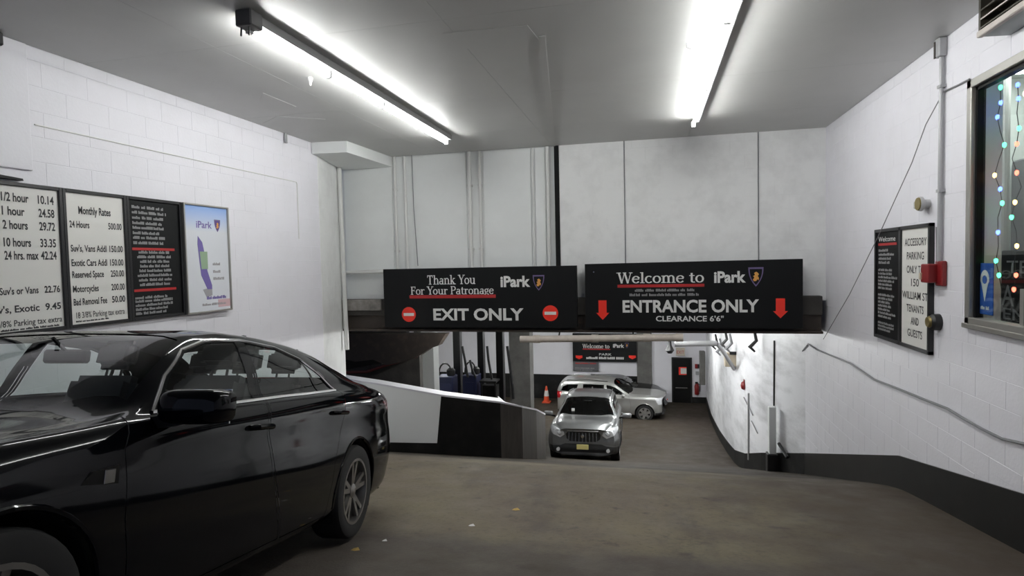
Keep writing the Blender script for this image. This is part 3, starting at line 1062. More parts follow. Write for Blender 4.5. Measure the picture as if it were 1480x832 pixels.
struct(MB().box(-14.2, -14, 11, YF, -7.2, -1.3), 'wall_lower_left', 'grey_concrete', 'hidden grey side wall of the lower garage', 'wall')


def on_curve(px, py):
    for i in range(len(CP) - 1):
        (x0, y0), (x1, y1) = CP[i], CP[i + 1]
        d = FWD + RGT * ((px - 740) / F_PX) - UPV * ((py - 416) / F_PX)
        # solve t*d.x = x0+s*(x1-x0), t*d.y = y0+s*(y1-y0)
        det = d.x * -(y1 - y0) + d.y * (x1 - x0)
        if abs(det) < 1e-9:
            continue
        tt = (x0 * -(y1 - y0) + y0 * (x1 - x0)) / det
        s = (d.x * y0 - d.y * x0) / det
        if -1e-6 <= s <= 1.000001 and tt > 0:
            return d * tt
    return px_y(px, py, 20)


# seams, guard post and fittings on the curving wall
for x, y0, y1 in ((1120, 492, 655), (1166, 497, 655)):
    a, c2 = on_curve(x, y0), on_curve(x - 1, y1)
    o = MB().tube([a - Vector((.012, 0, 0)), c2 - Vector((.012, 0, 0))], .018, 6).build('wall_seam_pipe', 'cable_dark', smooth=True)
    tag(o, 'thin dark vertical pipe %s on the ramp wall' % ('at the wall corner' if x == 1166 else 'behind the grey guard post'), 'pipe', 'dark vertical pipes on the ramp wall')
a, c2 = on_curve(1083, 568), on_curve(1083, 664)
o = MB().tube([a - Vector((.02, 0, 0)), c2 - Vector((.02, 0, 0))], .022, 8).build('wall_rail_pipe', 'conduit_grey', smooth=True)
tag(o, 'short grey vertical pipe on the ramp wall below the red bell', 'pipe')
a = on_curve(1124, 676)
root = empty('guard_post', (a.x - .12, a.y - .1, fz(a.y) - .02), 'grey square guard post with black foot beside the ramp wall', 'post')
MB().box(a.x - .2, a.x - .06, a.y - .18, a.y - .04, fz(a.y) + .42, fz(a.y) + 1.42, bev=.012, seg=1).build('post_shaft', 'panel_white', root)
MB().box(a.x - .24, a.x - .04, a.y - .22, a.y - .0, fz(a.y) - .15, fz(a.y) + .43, bev=.012, seg=1).build('post_foot', 'black_metal', root)
a, c2 = on_curve(1131, 642), on_curve(1143, 655)
o = MB().tube([on_curve(1131, 640) - Vector((.08, .05, 0)), on_curve(1144, 660) - Vector((.09, .05, 0))], .035, 8).build('bent_bracket', 'black_metal', smooth=True)
tag(o, 'black slanting bracket bar on the ramp wall right of the guard post', 'bracket')
for pts, lab in ((((1077, 574), (1090, 600)), 'upper long dark scrape rail'), (((1088, 608), (1097, 626)), 'lower short dark scrape rail')):
    o = MB().tube([on_curve(*p) - Vector((.03, 0, 0)) for p in pts], .012, 6).build('scrape_strip', 'cable_grey', smooth=True)
    tag(o, lab + ' on the curving ramp wall', 'strip')
q = on_curve(1076, 557)
root = empty('alarm_bell', (q.x - .03, q.y, q.z - .1), 'round red alarm bell on the white curving ramp wall', 'bell')
MB().lathe([(.10, .0), (.105, -.03), (.08, -.07), (.03, -.085)], 20, 'x', (q.x, q.y, q.z)).build('bell_dome', 'alarm_red', root, smooth=True)
MB().box(q.x - .02, q.x + .01, q.y - .05, q.y + .05, q.z + .06, q.z + .15).build('bell_mount', 'alarm_red', root)
q = on_curve(1063, 520)
root = empty('wall_lamp', (q.x - .12, q.y, q.z - .17), 'beige emergency light box hanging high on the ramp wall', 'light')
MB().box(q.x - .28, q.x + .02, q.y - .10, q.y + .10, q.z - .17, q.z + .20, bev=.015, seg=1).build('lamp_body', 'beige_box', root)
MB().box(q.x - .16, q.x + .02, q.y - .14, q.y - .11, q.z + .16, q.z + .24).build('lamp_cap', 'black_metal', root)
# pipes under the beam
P1 = [px_y(752, 490, 10.43), px_y(985, 487.5, 10.43)]
root = empty('drain_pipe', ((P1[0] + P1[1]) / 2), 'peeling pale pipe running level just below the big signs', 'pipe')
MB().tube(P1, .062, 12).build('pipe_run', 'peach_pipe', root, smooth=True)
for x in (776, 860, 935, 982):
    a = px_y(x, 490 - 2.5 * (x - 752) / 233, 10.43)
    MB().tube([a - Vector((.06, 0, 0)), a + Vector((.06, 0, 0))], .072, 12).build('coupling', 'peach_pipe', root, smooth=True)
for x in (808, 915):
    a = px_y(x, 490 - 2.5 * (x - 752) / 233, 10.43)
    MB().tube([a + Vector((0, .0, .05)), a + Vector((0, .12, .13))], .015, 6).build('pipe_hanger', 'black_metal', root)
P1 = [px_y(975, 497, 15.5), px_y(1036, 496, 15.5), px_y(1062, 524, 16.5)]
root = empty('branch_pipe', P1[1], 'shiny pipe bending towards the beige light box', 'pipe')
MB().tube([P1[0], P1[1]], .07, 12).build('pipe_run', 'conduit_grey', root, smooth=True)
MB().tube([P1[1], px_y(1048, 512, 15.8), px_y(1061, 533, 16.2)], .05, 10).build('pipe_drop', 'conduit_grey', root, smooth=True)
a = px_y(968, 499, 15.2)
o = MB().lathe([(.03, .25), (.05, 0), (.11, -.12), (.05, -.2)], 10, 'z', a).build('hanging_lamp', 'black_metal', smooth=True)
tag(o, 'small dark lamp head hanging under the pipe left of the exit plate', 'lamp')
rnd = random.Random(3)
for k, (x, y) in enumerate(((1040, 497), (1047, 505), (1055, 494), (1062, 500), (1098, 497))):
    q = on_curve(x, y) - Vector((.15, .2, 0))
    o = MB().tube([q + Vector((0, 0, .35)), q + Vector((.05, .02, .1)), q + Vector((-.08, .05, -.05)), q + Vector((.02, .02, -.15))], [.03, .04, .05, .02], 7).build('hanging_clutter', 'cable_grey' if k % 2 else 'cable_dark', smooth=True)
    tag(o, ['dark pipe bracket left of the beige light box', 'grey pipe clamp hanging left of the beige light box', 'dark drooping cable end above the beige light box', 'grey drooping hose end over the beige light box', 'dark hanging bracket under the beam near the ramp corner'][k], 'bracket')
# far door, exit plate, extinguisher
dl, dr = px_y(972.5, 518, YF).x, px_y(998, 518, YF).x
dz0, dz1 = fz(YF), px_y(985, 518, YF).z
root = empty('door_1', ((dl + dr) / 2, YF, dz0), 'black metal door in the far white wall', 'door', kind='structure')
MB().box(dl, dr, YF - .05, YF + .02, dz0, dz1, bev=.008, seg=1).build('door_leaf', 'black', root)
b = MB()
b.box(dl - .06, dl, YF - .06, YF + .02, dz0, dz1 + .06)
b.box(dr, dr + .06, YF - .06, YF + .02, dz0, dz1 + .06)
b.box(dl, dr, YF - .06, YF + .02, dz1, dz1 + .06)
b.build('door_frame', 'black_metal', root)
MB().box(dl + .1, dr - .15, YF - .11, YF - .05, px_y(985, 560, YF).z - .02, px_y(985, 560, YF).z + .03, bev=.008, seg=1).build('push_bar', 'dull_chrome', root)
a, c2 = px_y(981, 541, YF), px_y(992, 530, YF)
pl = MB().box(a.x, c2.x, YF - .062, YF - .05, a.z, c2.z).build('door_notice', 'sign_red', root)
MB().box(a.x + .08, c2.x, YF - .068, YF - .06, a.z + .05, c2.z - .05).build('notice_sheet', 'paper_white', pl)
a, c2 = px_y(977, 514, YF - .1), px_y(990, 502.5, YF - .1)
root = empty('exit_plate', ((a.x + c2.x) / 2, YF - .08, a.z), 'small pale plate with red marking above the far door', 'sign')
MB().box(a.x, c2.x, YF - .12, YF - .02, a.z, c2.z, bev=.01, seg=1).build('plate_body', 'exit_plate', root)
text(root, 'EXIT', m_back(0, YF - .121, 0), (a.x + c2.x) / 2, a.z + .1, .15, 'line_red', w=(c2.x - a.x) * .8, align='c')
q = px_y(1007, 562, YF - .1)
root = empty('fire_extinguisher', (q.x, YF - .1, q.z - .25), 'red fire extinguisher on the far wall right of the black door', 'extinguisher')
MB().lathe([(.08, -.25), (.10, -.22), (.10, .15), (.06, .24), (.03, .26)], 16, 'z', (q.x, YF - .12, q.z)).build('cylinder_body', 'alarm_red', root, smooth=True)
MB().box(q.x - .07, q.x + .05, YF - .15, YF - .08, q.z + .26, q.z + .33).build('valve', 'black_metal', root)
MB().tube([(q.x + .03, YF - .12, q.z + .28), (q.x + .14, YF - .14, q.z + .2), (q.x + .12, YF - .14, q.z - .1)], .018, 6).build('hose', 'black_metal', root)
q = px_y(1008, 529, YF - .05)
root = empty('alarm_strobe', (q.x, YF - .05, q.z - .1), 'small red and dark alarm sounder above the fire extinguisher', 'alarm')
MB().box(q.x - .11, q.x + .03, YF - .1, YF, q.z - .1, q.z + .1, bev=.01, seg=1).build('sounder_body', 'alarm_red', root)
MB().box(q.x - .0, q.x + .1, YF - .13, YF - .05, q.z - .08, q.z + .1, bev=.01, seg=1).build('sounder_lens', 'black_metal', root)
q = px_y(1008, 539, YF - .05)
o = MB().box(q.x - .08, q.x + .06, YF - .06, YF, q.z - .08, q.z + .08, bev=.01, seg=1).build('switch_box', 'conduit_grey')
tag(o, 'small grey box between the alarm sounder and fire extinguisher', 'box')
a, c2 = px_y(1023, 550, YF - .2), px_y(1031, 503, YF - .2)
o = MB().box(2.05, 2.28, YF - 1.2, YF - .9, a.z, c2.z, bev=.02, seg=1).build('riser_box', 'grey_concrete')
tag(o, 'tall dark grey riser casing at the far right corner', 'casing')
# far welcome sign and rate panel below it
a, c2 = px_y(828, 521.5, YF - .2), px_y(920, 493, YF - .2)
MF = m_back(0, YF - .2, 0)
root = empty('far_sign', ((a.x + c2.x) / 2, YF - .15, a.z), 'black welcome sign hung on the far wall over the pale suv', 'sign')
MB().box(a.x, c2.x, YF - .2, YF - .05, a.z, c2.z + .35, bev=.01, seg=1).build('sign_panel', 'sign_black', root)
fpx = lambda x, y: px_y(x, y, YF - .2)
serif(root, 'Welcome to', MF, fpx(842, 503).x, fpx(860, 503).z, fpx(860, 497).z - fpx(860, 503).z, fpx(881, 503).x - fpx(842, 503).x)
MB().rect(fpx(842, 505).x, fpx(882, 505).x, fpx(860, 505.2).z, fpx(860, 503.6).z, MF, .004).build('red_underline', 'line_red', root)
text(root, 'iPark', MF, fpx(886, 503).x, fpx(890, 502).z, .17, w=fpx(902, 503).x - fpx(886, 503).x, bold=.03)
shield(root, MF, fpx(906, 499).x, fpx(906, 499).z, .17, .24)
text(root, 'PARK', MF, fpx(866, 514).x, fpx(870, 513.5).z, .11, 'letter_white', w=fpx(884, 503).x - fpx(866, 503).x)
fine_print(root, MF, fpx(847, 519).x, fpx(903, 519).x, [fpx(870, 518.8).z], .11, 'letter_white', 8, 'c', (.98, 1.0))
for x in (837, 914):
    q, t2 = fpx(x, 519), fpx(x, 513.5)
    MB().prism([(q.x, q.z), (q.x + .16, q.z + .08), (q.x + .16, t2.z), (q.x - .16, t2.z), (q.x - .16, q.z + .08)], MF, .004).build('red_arrow', 'sign_red', root)
a, c2 = fpx(828, 536), fpx(865, 523)
root = empty('far_notice', ((a.x + c2.x) / 2, YF - .1, a.z), 'grey notice panel with red heading below the far welcome sign', 'notice')
MB().box(a.x, c2.x, YF - .12, YF - .03, a.z, c2.z).build('notice_panel', 'office_grey', root)
fine_print(root, m_back(0, YF - .12, 0), a.x + .1, c2.x - .1, [c2.z - .12], .07, 'line_red', 5, 'c', (.9, 1))
fine_print(root, m_back(0, YF - .12, 0), a.x + .1, c2.x - .1, [c2.z - .24 - .1 * k for k in range(1, 3)], .05, 'letter_grey', 6, 'l', (.6, 1))

# parapet between the lanes
PP = [(-6.9, 11.05), (-5.6, 11.25), (-4.25, 11.4), (-3.0, 11.45), (-2.62, 11.75), (-2.45, 12.4), (-2.42, 13.3)]
PT = [-2.30, -2.50, -2.735, -2.85, -3.00, -3.22, -3.55]
par = empty('parapet_wall', (-4.2, 11.5, -4.2), 'low parapet wall between exit and entrance lanes, part white and part black', 'wall', kind='structure')


def para(i0, i1, z0f, z1f, off, m, name, th=.22):
    b = MB()
    for i in range(i0, i1):
        (x0, y0), (x1, y1) = PP[i], PP[i + 1]
        dx, dy = x1 - x0, y1 - y0
        L = math.hypot(dx, dy)
        nx, ny = dy / L, -dx / L

        def nm(k):
            acc = Vector((0, 0, 0))
            for j in (k - 1, k):
                if 0 <= j < len(PP) - 1:
                    e = Vector((PP[j + 1][0] - PP[j][0], PP[j + 1][1] - PP[j][1], 0)).normalized()
                    acc += Vector((e.y, -e.x, 0))
            return acc.normalized()
        n0, n1 = nm(i), nm(i + 1)
        f0, f1 = Vector((x0, y0, 0)) + n0 * off, Vector((x1, y1, 0)) + n1 * off
        g0, g1 = Vector((x0, y0, 0)) - n0 * th, Vector((x1, y1, 0)) - n1 * th
        b.hexa([(f0.x, f0.y, z0f(i)), (f1.x, f1.y, z0f(i + 1)), (g1.x, g1.y, z0f(i + 1)), (g0.x, g0.y, z0f(i)),
                (f0.x, f0.y, z1f(i)), (f1.x, f1.y, z1f(i + 1)), (g1.x, g1.y, z1f(i + 1)), (g0.x, g0.y, z1f(i))])
    bmesh.ops.remove_doubles(b.bm, verts=b.bm.verts[:], dist=.0005)
    return b.build(name, m, par, smooth=True)


base = lambda i: fz(PP[i][1]) - .25
para(0, 6, base, lambda i: PT[i], 0.0, 'dark_gloss', 'dark_face')
para(0, 3, lambda i: PT[i], lambda i: PT[i] + .035, .012, 'white_wall', 'wall_cap', th=.30)
para(3, 6, lambda i: PT[i], lambda i: PT[i] + .035, .012, 'white_wall', 'wall_cap', th=.50)
# the white painted stretch: lower edge level, right edge slanting
a0 = -6.9
wz = -3.72
b = MB()
yo = lambda x: float(np.interp(x, [p[0] for p in PP[:4]], [p[1] for p in PP[:4]])) - .006
tz = lambda x: float(np.interp(x, [p[0] for p in PP[:4]], PT[:4]))
xr0, xr1 = -4.36, -4.25
b.hexa([(a0, yo(a0), wz), (-5.6, yo(-5.6), wz), (-5.6, yo(-5.6) + .012, wz), (a0, yo(a0) + .012, wz), (a0, yo(a0), tz(a0)), (-5.6, yo(-5.6), tz(-5.6)), (-5.6, yo(-5.6) + .012, tz(-5.6)), (a0, yo(a0) + .012, tz(a0))])
b.hexa([(-5.6, yo(-5.6), wz), (xr0, yo(xr0), wz), (xr0, yo(xr0) + .012, wz), (-5.6, yo(-5.6) + .012, wz), (-5.6, yo(-5.6), tz(-5.6)), (xr1, yo(xr1), tz(xr1)), (xr1, yo(xr1) + .012, tz(xr1)), (-5.6, yo(-5.6) + .012, tz(-5.6))])
b.build('white_painted_face', 'parapet_white', par)
para(3, 6, lambda i: fz(PP[i][1]) - .2, lambda i: PT[i] - .004, .006, 'end_face_lit', 'lit_end_face')

# dark side of the exit lane, left behind the beam
e = lambda x, y, Y=13.4: px_y(x, y, Y)
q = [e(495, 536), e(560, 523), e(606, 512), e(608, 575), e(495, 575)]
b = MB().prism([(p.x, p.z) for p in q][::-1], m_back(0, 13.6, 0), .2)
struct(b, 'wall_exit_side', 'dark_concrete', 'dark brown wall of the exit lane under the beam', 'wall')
struct(MB().box(-14, px_y(588, 500, 14.8).x, 14.8, 15.0, -3.6, -1.3), 'wall_exit_void', 'black_gap', 'black sheet standing in for the unlit void behind the exit lane', 'wall')  # darkness of the unlit cavity put into a black sheet
o = MB().tube([e(497, 538, 13.15), e(530, 537, 13.15), e(560, 527, 13.15), e(603, 514, 13.15)], .035, 8).build('red_rail', 'red_pipe', smooth=True)
tag(o, 'dull red pipe rail rising along the dark exit lane wall', 'rail')
o = MB().tube([e(585, 486, 13.2), e(586, 512, 13.2)], .06, 10).build('drop_pipe', 'grey_concrete', smooth=True)
tag(o, 'short grey drop pipe under the left end of the beam', 'pipe')
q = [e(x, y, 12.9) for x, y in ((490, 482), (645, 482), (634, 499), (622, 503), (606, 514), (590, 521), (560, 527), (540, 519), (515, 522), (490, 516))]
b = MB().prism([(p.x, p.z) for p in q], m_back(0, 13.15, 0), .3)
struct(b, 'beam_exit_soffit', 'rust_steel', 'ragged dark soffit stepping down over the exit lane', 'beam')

# columns and machinery beyond the parapet
g = lambda x, y, Y=20.0: px_y(x, y, Y)


def post(x0, x1, Y, m, name, label, cat='column', depth=.3, kind=None):
    a, c2 = g(x0, 520, Y), g(x1, 520, Y)
    o = MB().box(a.x, c2.x, Y, Y + depth, fz(Y) - .1, -1.32 - max(0, Y + depth - 15) * .1, bev=.012, seg=1).build(name, m)
    return tag(o, label, cat, None, kind)


post(605, 627, 19.0, 'panel_white', 'column_white', 'white pillar standing beyond the left end of the parapet', depth=.5, kind='structure')
post(599, 606, 18.8, 'grey_concrete', 'column_edge', 'grey narrow pillar edge left of the white pillar', depth=.4, kind='structure')
post(736, 766, 19.5, 'grey_concrete', 'column_grey', 'wide grey concrete pillar left of the traffic cone', depth=.6, kind='structure')
post(655, 665, 21.0, 'black_metal', 'lift_post', 'black steel lift post nearest the white pillar', 'post')
post(690, 698.5, 21.0, 'black_metal', 'lift_post', 'middle one of the three black steel lift posts', 'post')
post(717, 727, 21.0, 'black_metal', 'lift_post', 'black steel lift post beside the wide grey pillar', 'post')
for o in bpy.data.objects:
    if o.name.startswith('lift_post'):
        o['group'] = 'black lift posts'


def machine(x0, x1, ytop, Y, label, seed):
    a, c2 = g(x0, ytop, Y), g(x1, ytop, Y)
    root = empty('lift_machine', ((a.x + c2.x) / 2, Y + .3, fz(Y)), label, 'machine', 'blue lift machines')
    z = fz(Y)
    w = c2.x - a.x
    MB().box(a.x, c2.x, Y, Y + .6, z + .08, a.z, bev=.04, seg=2).build('cabinet', 'blue_machine', root)
    MB().box(a.x + .05, c2.x - .05, Y + .05, Y + .55, z - .05, z + .1).build('base_frame', 'black_metal', root)
    MB().box(a.x + .1, c2.x - .1, Y - .02, Y + .01, z + .3, a.z - .25, bev=.008, seg=1).build('cabinet_door', 'blue_machine', root)
    MB().lathe([(.14, 0), (.16, .05), (.16, .2), (.08, .28)], 14, 'z', (a.x + w * .75, Y + .3, a.z)).build('motor', 'black_metal', root, smooth=True)
    pts = [(a.x + w * .15, Y + .25, a.z - .1)]
    for t in np.linspace(0, math.pi, 9):
        pts.append((a.x + w * (.45 - .38 * math.cos(t)), Y + .22, a.z + .08 + .38 * math.sin(t)))
    MB().tube(pts, .03, 6).build('hose', 'black_metal', root, smooth=True)
    return root


machine(630, 654, 544, 20.2, 'dark blue machine cabinet with a looped hose beside the white pillar', 1)
machine(668, 689, 542, 20.4, 'dark blue machine cabinet between two black lift posts', 2)
a, c2 = g(700, 548, 20.6), g(716, 548, 20.6)
root = empty('tool_bench', ((a.x + c2.x) / 2, 20.8, fz(20.8)), 'low dark bench between the black posts beside the grey pillar', 'bench')
MB().box(a.x - .1, c2.x + .1, 20.3, 20.85, a.z - .06, a.z).build('bench_top', 'black_metal', root)
for xx in (a.x - .05, c2.x + .05):
    MB().box(xx - .03, xx + .03, 20.34, 20.40, fz(20.4) - .05, a.z - .05).build('leg', 'black_metal', root)
MB().box(a.x - .08, c2.x + .08, 20.45, 20.8, fz(20.7) - .02, a.z - .2).build('bench_box', 'dark_paint', root)
for k, pts in enumerate(([(668, 500), (672, 520), (676, 545)], [(679, 520), (683, 535), (688, 546)], [(704, 500), (706, 520), (711, 548)], [(733, 500), (737, 530), (741, 560), (742, 576)])):
    o = MB().tube([g(x, y, 20.2 if k < 3 else 19.4) for x, y in pts], .045, 8).build('slanted_hose', 'black_metal', smooth=True)
    tag(o, ['dark slanted hose right of the first black lift post', 'dark hose running down to the second blue machine', 'dark slanted hose right of the middle black lift post', 'dark hose hanging down the wide grey pillar'][k], 'hose', 'dark slanted hoses')
# traffic cone
q = px_y(790, 580, 27.0)
root = empty('traffic_cone', (q.x, q.y, fz(27.0)), 'orange traffic cone with white collar before the black far wall', 'cone')
z = fz(27.0)
MB().box(q.x - .2, q.x + .2, q.y - .2, q.y + .2, z, z + .06, bev=.02, seg=1).build('cone_base', 'cone_orange', root)
MB().lathe([(.15, z + .05), (.04, z + .76), (.03, z + .78)], 18, 'z', (q.x, q.y, 0)).build('cone_body', 'cone_orange', root, smooth=True)
MB().lathe([(.118, z + .32), (.075, z + .58)], 18, 'z', (q.x, q.y, 0)).build('cone_collar', 'paper_white', root, smooth=True)
# lower floor lights, out of view; last one added to brighten the ramp wall
for k, (x, y) in enumerate(((-.6, 16.5), (0.6, 22.0), (-4.5, 23.0), (-8.0, 22.0), (-3.6, 12.6), (0.0, 14.6))):
    zc = -1.3 - max(0, y - 15) * .1
    strip_light('garage_light', x, [y - 1.2, y + 1.2] if k < 4 else [y - .6, y + .6], zc - .02, ['tube light over the silver suv on the ramp', 'tube light before the far black door', 'tube light before the far white wall', 'tube light above the blue machines', 'short tube light under the slab over the parapet', 'added short tube light hidden under the slab to brighten the ramp wall'][k], 'tube_low', 'tube lights of the lower garage', tube_r=.03)

# ------------------------------------------------------------------ rate boards on the left wall
XB = XL + .03
pl = lambda x, y: px_x(x, y, XB)


def board(name, y0, y1, face, label, z0=-.555, z1=.815, rim=.035, rim_m='frame_black', cat='board', dx=0.0):
    root = empty(name, (XB, (y0 + y1) / 2, z0), label, cat, 'boards on the left wall')
    b = MB()
    x0, x1 = XL - .002, XB + .022 + dx
    b.box(x0, x1, y0, y0 + rim, z0, z1, bev=.004, seg=1)
    b.box(x0, x1, y1 - rim, y1, z0, z1, bev=.004, seg=1)
    b.box(x0, x1, y0 + rim, y1 - rim, z0, z0 + rim, bev=.004, seg=1)
    b.box(x0, x1, y0 + rim, y1 - rim, z1 - rim, z1, bev=.004, seg=1)
    b.build('frame', rim_m, root)
    MB().box(x0, XB + dx, y0 + rim * .9, y1 - rim * .9, z0 + rim * .9, z1 - rim * .9).build('face', face, root)
    return root


ML = m_left(XB, 0, 0)
b1 = board('rate_board', 3.80, 4.575, 'board_white', 'white hourly rate board with black prices, first board of the row')
rows = [('1/2 hour', '10.14'), ('1 hour', '24.58'), ('2 hours', '29.72'), ('10 hours', '33.35'), ('24 hrs. max', '42.24')]
Z0, Z1 = -.52, .78
zf = lambda f: Z1 - f * (Z1 - Z0)
for (s, p), f in zip(rows, (.105, .20, .295, .415, .505)):
    text(b1, s, ML, 4.03, zf(f), .075, 'letter_dark', w=.04 * len(s) * .52 + .07, bold=.025)
    text(b1, p, ML, 4.50, zf(f), .075, 'letter_dark', w=.15, align='r', bold=.025)
for s, p, f in (("Lge Suv's or Vans", '22.76', .745), ("Suv's, Exotic", '9.45', .87)):
    text(b1, s, ML, 3.87, zf(f), .062, 'letter_dark', w=.44, bold=.02)
    text(b1, p, ML, 4.515, zf(f), .062, 'letter_dark', w=.15, align='r', bold=.025)
text(b1, '18 3/8% Parking tax extra', ML, 3.86, zf(.965), .055, 'letter_dark', w=.66, bold=.01)
fine_print(b1, ML, 3.87, 4.5, [zf(.995)], .018, 'letter_dark', 2)
b2 = board('rate_board', 4.575, 5.29, 'board_white', 'white monthly rate board with black prices, second of the row')
text(b2, 'Monthly Rates', ML, 4.925, zf(.155), .075, 'letter_dark', w=.36, align='c', bold=.025)
rows = [('24 Hours', '500.00', .262), ("Suv's, Vans Addl", '150.00', .445), ('Exotic Cars Addl', '150.00', .555), ('Reserved Space', '250.00', .645), ('Motorcycles', '200.00', .755), ('Bad Removal Fee', '50.00', .855)]
for s, p, f in rows:
    text(b2, s, ML, 4.645, zf(f), .066, 'letter_dark', w=.0225 * len(s) + .03, bold=.02)
    text(b2, p, ML, 5.23, zf(f), .066, 'letter_dark', w=.16, align='r', bold=.02)
text(b2, '18 3/8% Parking tax extra', ML, 4.665, zf(.955), .06, 'letter_dark', w=.55, bold=.008)
fine_print(b2, ML, 4.66, 5.2, [zf(.985)], .015, 'letter_dark', 4)
b3 = board('notice_board', 5.29, 6.06, 'sign_black', 'black notice board with fine grey print and two red lines')
fine_print(b3, ML, 5.37, 5.95, [zf(f) for f in (.07, .115, .16, .205, .245, .29, .33, .375)], .032, 'letter_grey', 11, 'l', (.55, 1))
fine_print(b3, ML, 5.40, 5.90, [zf(f) for f in (.455, .495, .535, .575, .615, .655, .695, .735)], .032, 'letter_grey', 12, 'c', (.75, 1))
fine_print(b3, ML, 5.36, 5.90, [zf(f) for f in (.845, .875, .91, .945, .98)], .030, 'letter_grey', 13, 'l', (.75, 1))
for f in (.405, .76):
    MB().rect(5.35, 5.94, zf(f + .022), zf(f), ML, .003).build('red_line', 'line_red', b3)
b4 = board('poster_case', 6.06, 6.845, 'poster_white', 'metal framed poster case with pale blue parking poster, last of the row', rim=.022, rim_m='frame_metal', cat='poster', dx=.03)
MP = m_left(XB + .03, 0, 0)
MB().rect(6.085, 6.82, zf(.24), zf(-.01), MP, .001).build('sky_print', poster_sky(), b4)
text(b4, 'iPark', MP, 6.27, zf(.20), .085, 'poster_violet', w=.27, bold=.02)
shield(b4, MP, 6.64, zf(.17), .11, .16, False)
MB().prism([(6.29, zf(.28)), (6.36, zf(.34)), (6.41, zf(.50)), (6.43, zf(.62)), (6.50, zf(.76)), (6.50, zf(.80)), (6.42, zf(.80)), (6.32, zf(.66)), (6.30, zf(.52)), (6.28, zf(.36))], MP, .002).build('tower_print', 'poster_violet', b4)
MB().prism([(6.31, zf(.43)), (6.44, zf(.43)), (6.44, zf(.60)), (6.33, zf(.60))], MP, .003).build('tower_window', 'poster_green', b4)
MB().prism([(6.34, zf(.80)), (6.50, zf(.78)), (6.50, zf(.86)), (6.40, zf(.88))], MP, .0015).build('tower_foot', 'poster_grey', b4)
fine_print(b4, MP, 6.53, 6.72, [zf(.565), zf(.64), zf(.71)], .035, 'poster_grey', 21, 'l', (.7, 1))
fine_print(b4, MP, 6.40, 6.74, [zf(.90)], .04, 'poster_violet', 22, 'l', (.85, 1))
fine_print(b4, MP, 6.32, 6.74, [zf(.96)], .03, 'poster_grey', 23, 'l', (.8, 1))
MB().rect(6.6, 6.82, -.50, -.40, MP, .0012).build('pink_band', 'poster_pink', b4)
# dark hood at the left edge above the boards, plain plaster strip, corner lamp, surface cable
root = empty('sign_hood', (XL + .1, 3.6, .83), 'black lamp hood over the hourly rate board', 'lamp')
MB().hexa([(XL, 3.0, .83), (XL + .22, 3.0, .83), (XL + .05, 4.22, .835), (XL, 4.22, .835), (XL, 3.0, .93), (XL + .18, 3.0, .90), (XL + .04, 4.22, .855), (XL, 4.22, .86)]).build('hood_shell', 'black_metal', root)
MB().box(XL, XL + .1, 3.2, 3.3, .80, .86).build('hood_arm', 'black_metal', root)
o = MB().box(XL + .001, XL + .03, 1.0, 4.33, .94, ZC - .002, bev=.01, seg=2).build('plaster_strip', 'white_wall')
tag(o, 'smooth white plaster facing on the left wall above the lamp hood', 'panel')
o = MB().box(XL + .031, XL + .11, 3.95, 4.08, ZC - .12, ZC, bev=.015, seg=1).build('corner_lamp', 'black_metal')
tag(o, 'small black lamp at the ceiling edge of the left wall', 'lamp')
a, c2, d2 = pl(45, 180), pl(431, 266), pl(434, 345)
o = MB().tube([(XL + .008, 4.38, 1.378), (XL + .008, c2.y - .02, 1.375), (XL + .008, c2.y, 1.35), (XL + .008, c2.y, d2.z)], .008, 6).build('surface_cable', 'pipe_white', smooth=True)
tag(o, 'white painted cable running along the left wall above the boards', 'cable')

# ------------------------------------------------------------------ right wall things
pr = lambda x, y, X=XR: px_x(x, y, X)
MR = m_right(XR - .03, 0, 0)
y0, y1, z0, z1 = 6.87, 8.40, -1.055, .31
root = empty('framed_notice', (XR - .02, (y0 + y1) / 2, z0), 'black framed pair of notices, one black and one white, on the right wall', 'notice')
b = MB()
x0, x1 = XR - .05, XR + .002
ym = 7.62
for (p0, p1, q0, q1) in ((y0, y0 + .04, z0, z1), (y1 - .04, y1, z0, z1), (ym - .03, ym + .03, z0, z1), (y0, y1, z0, z0 + .04), (y0, y1, z1 - .04, z1)):
    b.box(x0, x1, p0, p1, q0, q1, bev=.004, seg=1)
b.build('frame', 'frame_black', root)
MB().box(XR - .03, XR, ym, y1 - .03, z0 + .03, z1 - .03).build('black_notice', 'sign_black', root)
MB().box(XR - .03, XR, y0 + .03, ym, z0 + .03, z1 - .03).build('white_notice', 'board_white', root)
for s, f in zip(('ACCESSORY', 'PARKING', 'ONLY TO', '150', 'WILLIAM ST.', 'TENANTS', 'AND', 'GUESTS'), (.165, .275, .385, .49, .595, .70, .80, .90)):
    text(root, s, MR, -(y0 + ym) / 2, z1 - f * (z1 - z0) , .082, 'letter_dark', w=.068 * len(s) * .85 + .02, align='c', bold=.008)
text(root, 'Welcome', MR, -(y1 - .1), z1 - .155, .06, 'letter_white', w=.52)
MB().rect(-(y1 - .09), -(ym + .12), z1 - .205, z1 - .175, MR, .003).build('red_line', 'line_red', root)
fine_print(root, MR, -(y1 - .1), -(ym + .1), [z1 - f for f in (.28, .33, .38, .43)], .032, 'letter_grey', 31, 'l', (.5, .95))
fine_print(root, MR, -(y1 - .09), -(ym + .08), [z1 - .52 - .045 * k for k in range(6)], .03, 'letter_grey', 32, 'l', (.7, 1))
fine_print(root, MR, -(y1 - .09), -(ym + .08), [z1 - .83 - .045 * k for k in range(7)], .03, 'letter_grey', 33, 'l', (.6, 1))
fine_print(root, MR, -(y1 - .09), -(ym + .08), [z1 - 1.18 - .04 * k for k in range(3)], .028, 'letter_grey', 34, 'l', (.6, 1))
